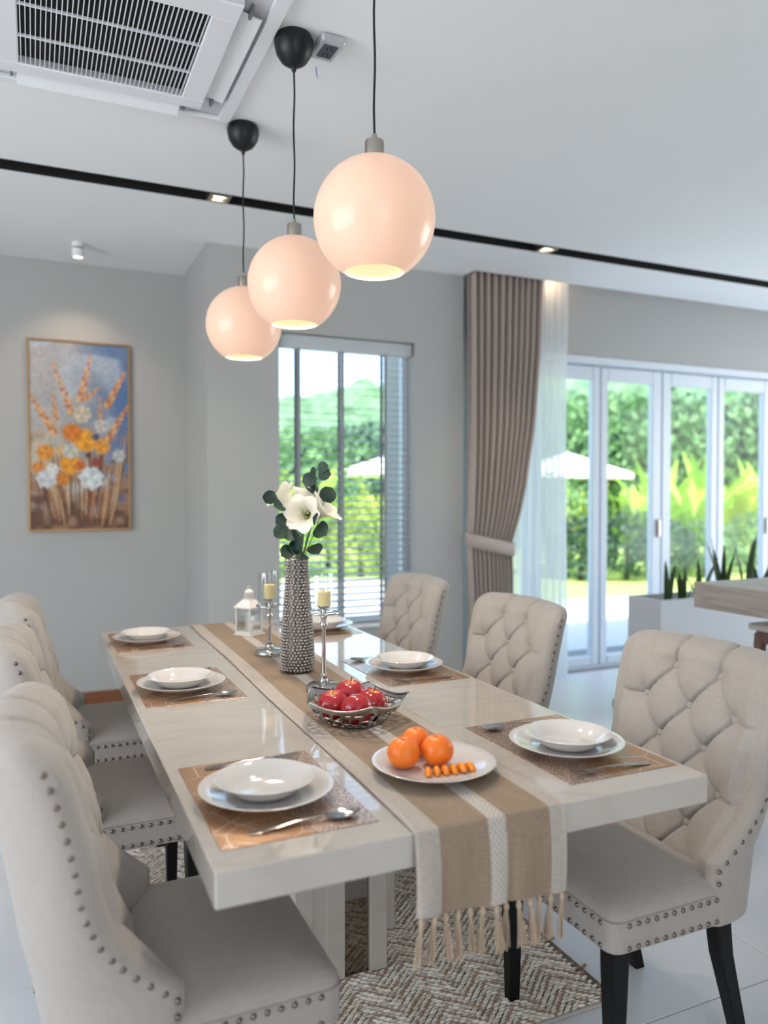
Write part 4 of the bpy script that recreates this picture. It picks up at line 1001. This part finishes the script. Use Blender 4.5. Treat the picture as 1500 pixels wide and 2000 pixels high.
    buf = np.ones((len(vs), 4)); buf[:, :3] = np.clip(img.reshape(-1, 3), 0, 1); ca.data.foreach_set('color', buf.ravel()); me.materials.append(vcol('painted_canvas', .45)); me.update()
    link('canvas', me, t)
    MB().box(-w / 2, w / 2, -.022, -.002, 0, h).build('stretcher_panel', M['wall'], t)
painting()

# ================================================================== CURTAINS
def curtain():
    t = thing('curtain', 'heavy taupe curtain tied back beside the folding doors', 'curtain', (2.62, 4.45, .0))
    R_ = [(0, .36), (.5, .34), (.98, .345), (1.02, .345), (1.2, .40), (1.4, .45), (1.8, .52), (2.3, .565), (2.9, .59)]
    Lf = [(0, .03), (.9, .0), (1.0, .0), (1.15, .005), (1.6, .012), (2.9, .0)]
    n = 150; rows_ = []
    zs = [.008 + (ZC + .13 - .008) * k / 60 for k in range(61)]
    for zz in zs:
        a, b = interp(Lf, zz), interp(R_, zz); am = .034 * (1 - .5 * math.exp(-((zz - 1.0) / .14) ** 2)); rw = []
        for k in range(n + 1):
            u = k / n; ph = u * 2 * pi * 11 + .8 * sin(u * 9) + .5 * sin(zz * 1.3 + u * 5) * smoothstep(2.6, 1.2, zz)
            rw.append((a + (b - a) * u, am * sin(ph) + .006 * sin(ph * 2 + zz), zz))
        rows_.append(rw)
    o = MB().grid(rows_).build('cloth', M['curtain'], t, smooth=80); so = o.modifiers.new('solid', 'SOLIDIFY'); so.thickness = .004
    tb_ = MB(); rows_ = []
    for k in range(49):
        a = 2 * pi * k / 48; x = .172 + .188 * cos(a); y = .062 * sin(a); zz = 1.045 - .075 * (x / .35) + .010 * sin(a)
        rows_.append([(x, y, zz - .045), (x * 1.0, y * 1.06, zz), (x, y, zz + .045)])
    o = MB().grid(rows_).build('tieback', M['curtain'], t, smooth=80); so = o.modifiers.new('solid', 'SOLIDIFY'); so.thickness = .005
    s = thing('sheer_curtain', 'white translucent sheer curtain hanging behind the taupe curtain', 'curtain', (2.66, 4.60, 0))
    rows_ = []
    for zz in zs:
        rw = []
        for k in range(161):
            u = k / 160; ph = u * 2 * pi * 13 + .9 * sin(u * 7); rw.append((.88 * u + .008 * sin(zz * 2 + u * 8), .026 * sin(ph) + .01 * sin(zz * 1.1 + u * 12), zz))
        rows_.append(rw)
    MB().grid(rows_).build('voile', M['sheer'], s, smooth=80)
    tr = thing('curtain_track', 'white double curtain track hidden in the ceiling pocket above the curtains', 'curtain track', (4.8, 4.52, ZC + .14))
    MB().box(-2.1, 2.1, -.085, -.055, 0, .0195).build('rail', M['white'], tr); MB().box(-2.1, 2.1, .065, .095, 0, .0195).build('rail', M['white'], tr)
curtain()

# ================================================================== PLANTER, COUNTER, STOOL
pt = thing('planter_box', 'long white planter trough with grey plinth near the folding doors', 'planter', (4.15, 3.66, 0))
MB().box(-.75, .75, -.14, .14, .05, .062).box(-.75, .75, -.14, -.118, .062, .707).box(-.75, .75, .118, .14, .062, .707).box(-.75, -.728, -.118, .118, .062, .707).box(.728, .75, -.118, .118, .062, .707).build('trough', M['stonewhite'], pt, smooth=0)
MB().box(-.83, .83, -.19, .19, 0, .05, bev=.004).build('plinth', pmat('plinth_grey', (168, 172, 176), .5), pt)
MB().box(-.728, .728, -.118, .118, .062, .66).build('soil', M['soil'], pt)
def snake_leaf(h, w, lean, curve):
    m = MB(); rows_ = []
    for i in range(9):
        q = i / 8; x = lean * q + curve * q * q; ww = w * (sin(pi * min(1, .28 + .72 * q) ** 1.0) ** .7) * (1 if q < .98 else .2) + .001; rows_.append([(x - .0, -ww, h * q), (x + .35 * ww, 0, h * q), (x, ww, h * q), (x + .35 * ww - .004, 0, h * q)])
    return m.grid(rows_, closed=True)
rnd = random.Random(21)
names_ = ['slender snake plant at the left end of the white planter', 'second snake plant from the left end of the planter', 'third snake plant from the left in the planter', 'tall dense snake plant standing above the counter edge', 'snake plant with one arching leaf at the right of the planter', 'snake plant at the far right of the planter in view']
for k, (x, n, hh) in enumerate(((3.55, 2, .30), (3.70, 4, .26), (3.83, 3, .27), (4.02, 6, .42), (4.24, 3, .40), (4.40, 4, .33))):
    p = thing('snake_plant', names_[k], 'plant', (x, 3.64 + rnd.uniform(-.03, .03), .661), rnd.uniform(0, 6), 'snake plants in the planter')
    for j in range(n):
        a = 2 * pi * j / n + rnd.uniform(-.4, .4); h = hh * rnd.uniform(.7, 1.1)
        snake_leaf(h, rnd.uniform(.016, .022), rnd.uniform(.01, .05), rnd.uniform(0, .10)).build('leaf', M['snake'], p, (.02 * cos(a), .02 * sin(a), 0), (0, 0, a), smooth=60)
ct = thing('breakfast_counter', 'grey oak breakfast counter with thick overhanging worktop at the right edge', 'counter', (3.5, 1.6, 0))
MB().box(-.61, .75, -1.4, 1.18, .80, .92, bev=.003).build('worktop', M['oak'], ct)
MB().box(.0, .65, -1.35, 1.10, .0, .80).build('cabinet_body', M['white'], ct, smooth=0)
stl = thing('bar_stool', 'brown wooden bar stool with pale seat under the counter', 'stool', (3.21, 2.40, 0))
MB().box(-.19, .19, -.18, .18, .715, .745, bev=.006).build('seat', pmat('stool_seat', (206, 200, 196), .3), stl)
MB().box(-.165, .165, -.155, .155, .655, .715, bev=.003).build('apron', M['darkwood'], stl)
for sx in (-1, 1):
    for sy in (-1, 1):
        m = MB().grid([[(sx * (.15 + .03 * (1 - zz / .7)) + a * .019, sy * (.14 + .03 * (1 - zz / .7)) + b * .019, zz) for a, b in ((-1, -1), (1, -1), (1, 1), (-1, 1))] for zz in (0, .70)], closed=True); m.f.append((3, 2, 1, 0)); m.mi.append(0); m.build('leg', M['darkwood'], stl, smooth=0)
for s in (-1, 1):
    MB().box(-.16, .16, s * .155 - .012, s * .155 + .012, .22, .25).build('foot_rail', M['darkwood'], stl, smooth=0); MB().box(s * .165 - .012, s * .165 + .012, -.155, .155, .34, .37).build('foot_rail', M['darkwood'], stl, smooth=0)
    MB().box(-.172, -.164, s * .07 - .012, s * .07 + .012, .58, .70).build('slat', M['darkwood'], stl, smooth=0)

# ================================================================== GARDEN
GZ = -.06
struct(MB().box(-12, 30, 5.4, 8.4, GZ - .1, GZ).box(-12, 5.2, 8.4, 12.0, GZ - .1, GZ).build('ground_patio', M['patio']), 'pale stone patio outside the doors', 'patio')
struct(MB().box(-40, 60, 8.4, 70, GZ - .14, GZ - .01).box(-40, -12, 5.4, 8.4, GZ - .14, GZ - .02).box(30, 60, 5.4, 8.4, GZ - .14, GZ - .01).build('ground_lawn', M['lawn']), 'sunlit green lawn', 'lawn')
struct(MB().box(-40, -3.5, -40, 5.4, GZ - .2, GZ - .05).box(-3.5, 60, -40, -4, GZ - .2, GZ - .05).build('ground_unseen', M['patio']), 'unseen pale ground around the house', 'terrace')  # unseen ground, made pale to keep green bounce out of the room
def leaf_cloud(n, rx, ry, rz_, size, rnd):
    m = MB()
    for k in range(n):
        while True:
            p = Vector((rnd.uniform(-1, 1), rnd.uniform(-1, 1), rnd.uniform(-1, 1)))
            if .45 < p.length < 1: break
        p = Vector((p.x * rx, p.y * ry, rz_ + p.z * rz_)); q = Vector((rnd.gauss(0, 1), rnd.gauss(0, 1), rnd.gauss(0, 1) + .8)).normalized(); x = q.orthogonal().normalized(); y = q.cross(x); s = size * rnd.uniform(.6, 1.3)
        m.add([p - x * s, p - y * s * .5 + q * s * .1, p + x * s, p + y * s * .5 + q * s * .1], [(0, 1, 2, 3)])
    return m
rnd = random.Random(77)
def bush(x, y, rx, rz_, mat_, lab, n=650):
    t = thing('garden_bush', lab, 'bush', (x, y, GZ), rnd.uniform(0, 6), 'bushes along the lawn'); leaf_cloud(n * 2, rx, rx * .8, rz_, .06 * max(.8, rx), rnd).build('foliage', M[mat_], t, smooth=0)
    MB().tube([(0, 0, 0), (.02, 0, rz_ * .9)], [.05, .03], 7).build('stem', M['soil'], t)
def frond_plant(x, y, h, n, mat_, lab):
    t = thing('palm_plant', lab, 'palm', (x, y, GZ), rnd.uniform(0, 6), 'broad leaved palms in the garden')
    for k in range(n):
        a = 2 * pi * k / n + rnd.uniform(-.3, .3); L_ = h * rnd.uniform(.8, 1.1); sp = rnd.uniform(.25, .75); rows_ = []
        for i in range(8):
            q = i / 7; r = L_ * sp * q ** 1.4; zz = L_ * (q - .38 * sp * q * q * q); w = .11 * h / 2 * sin(pi * (.08 + .9 * q)) + .006; rows_.append([(r, -w, zz + w * .3), (r, 0, zz), (r, w, zz + w * .3)])
        MB().grid(rows_).build('frond', M[mat_], t, None, (0, 0, a), smooth=80)
GP = lambda u, Y: (tan(atan2(u - 750, FPX) + YAW) * Y, Y)
GD = lambda u, D: (sin(atan2(u - 750, FPX) + YAW) * D, cos(atan2(u - 750, FPX) + YAW) * D)
for u, Y, h, n, mt, lab in ((1150, 11.5, 1.7, 12, 'palm2', 'yellow green palm seen just right of the sheer curtain'), (1235, 10.8, 1.9, 14, 'palm', 'bright palm behind the second door pane'), (1290, 12.2, 2.3, 13, 'palm', 'palm rising behind the door stile above the planter'), (1345, 10.6, 2.1, 15, 'palm', 'bright green palm filling the third door pane'), (1385, 11.8, 2.5, 13, 'palm', 'tall palm behind the third door pane'),
                           (1440, 10.9, 2.0, 15, 'palm2', 'yellow palm at the right picture edge'), (1490, 11.6, 2.4, 13, 'palm', 'palm cut by the right picture edge'), (1540, 10.6, 2.2, 14, 'palm', 'palm just beyond the right picture edge'), (740, 13.5, 1.9, 14, 'palm2', 'yellow palm seen through the narrow window'), (590, 12.5, 2.2, 14, 'palm', 'green palm behind the vase flowers outside the window')):
    x, y = GP(u, Y); frond_plant(x, y, h, n, mt, lab)
for u, Y, rx, rz_, mt, lab in ((1135, 10.3, .65, .55, 'bushdark', 'dark low bush by the lawn beside the sheer curtain'), (1225, 10.0, .7, .6, 'bushdark', 'dark round bush by the lawn behind the second pane'), (1300, 10.1, .6, .5, 'bushdark', 'dark bush behind the planter'), (1380, 9.9, .7, .5, 'bush', 'green bush low behind the snake plants'), (1470, 10, .7, .55, 'bush', 'green bush low at the right picture edge'),
                              (560, 13, .9, .9, 'bushyellow', 'yellow green bush at the left of the narrow window'), (640, 14, 1.1, 1.0, 'bush', 'green bush in the middle of the narrow window'), (705, 12.2, .8, .7, 'bushyellow', 'yellow green bush below the parasol in the window'), (770, 12.5, .8, .6, 'bush', 'green bush at the right of the narrow window'), (1080, 11, .9, .9, 'bush', 'green bush behind the sheer curtain')):
    x, y = GP(u, Y); bush(x, y, rx, rz_, mt, lab)
for u, Y, R_, H_, mt, lab in ((1180, 24, 3.0, 2.6, 'bush', 'leafy tree behind the parasol'), (1300, 27, 3.4, 2.8, 'bushdark', 'dark leafy tree behind the palms'), (1420, 25, 3.2, 2.6, 'bush', 'leafy tree at the right beyond the palms'), (600, 28, 3.0, 2.2, 'bush', 'leafy tree low behind the window'), (720, 30, 3.4, 2.4, 'bushdark', 'dark tree behind the white parasol in the window'), (1540, 26, 3.2, 2.7, 'bushdark', 'dark tree beyond the right picture edge'), (1060, 27, 3.0, 2.3, 'bushdark', 'dark tree behind the curtains')):
    x, y = GD(u, Y); t = thing('garden_tree', lab, 'tree', (x, y, GZ), 0, 'trees beyond the lawn'); leaf_cloud(3600, R_, R_, H_ * .75, .15, rnd).build('crown', M[mt], t, (0, 0, .5), smooth=0); MB().tube([(0, 0, 0), (.1, 0, 2.2)], [.2, .12], 8).build('trunk', M['soil'], t)
for u, v, d, lab in ((1108, 884, 20, 'white garden parasol seen through the folding doors'), (775, 884, 22, 'white garden parasol seen through the narrow window')):
    p = at(u, v, d); t = thing('parasol', lab, 'parasol', (p.x, p.y, GZ), .4, 'white parasols on the lawn'); zt = p.z - GZ
    for k in range(8):
        a, b = k * pi / 4, (k + 1) * pi / 4; R_ = 1.75
        m = MB().add([(0, 0, zt), (R_ * cos(a), R_ * sin(a), zt - .55), (R_ * cos(b), R_ * sin(b), zt - .55), (R_ * cos(a), R_ * sin(a), zt - .68), (R_ * cos(b), R_ * sin(b), zt - .68)], [(0, 1, 2), (1, 3, 4, 2)]); m.build('canopy_panel', M['parasol'], t, smooth=0)
    MB().tube([(0, 0, 0), (0, 0, zt)], .03, 8).build('pole', M['white'], t); MB().lathe([(0, 0), (.3, 0), (.3, .06), (0, .08)], 16).build('base', M['stonewhite'], t)
# wooded hill behind the garden
def hill_h(x, y):
    a = atan2(x, y); e = interp([(-1.2, 6), (.1, 6.0), (.28, 6.3), (.42, 7.6), (.60, 13.5), (.75, 17), (.95, 19), (1.4, 16)], a)
    return e * smoothstep(34, 62, hypot(x, y)) * (1 + .04 * sin(a * 23) + .03 * sin(a * 51))
rows_ = []
for i in range(26):
    r = 33 + i * 2.2; rows_.append([(r * sin(a), r * cos(a), GZ - .2 + hill_h(r * sin(a), r * cos(a))) for a in [-1.0 + 2.5 * k / 70 for k in range(71)]])
struct(MB().grid(rows_).build('hillside', M['forest'], smooth=80), 'green hillside beyond the garden', 'hill')
cr = MB(); ico = bmesh.new(); bmesh.ops.create_icosphere(ico, subdivisions=2, radius=1); iv = [v.co.copy() for v in ico.verts]; iff = [[v.index for v in f.verts] for f in ico.faces]; ico.free()
for k in range(620):
    a = rnd.uniform(-.15, 1.25); r = rnd.uniform(36, 74); x, y = r * sin(a), r * cos(a); s = rnd.uniform(1.1, 2.3); zz = GZ + hill_h(x, y) + s * .25
    cr.add([(x + v.x * s * rnd.uniform(.8, 1.15), y + v.y * s * rnd.uniform(.8, 1.15), zz + v.z * s * rnd.uniform(.75, 1.05)) for v in iv], iff)
tag(cr.build('forest_canopy', M['forest'], smooth=0), 'blurred green woodland covering the hillside', 'woodland', kind='stuff')
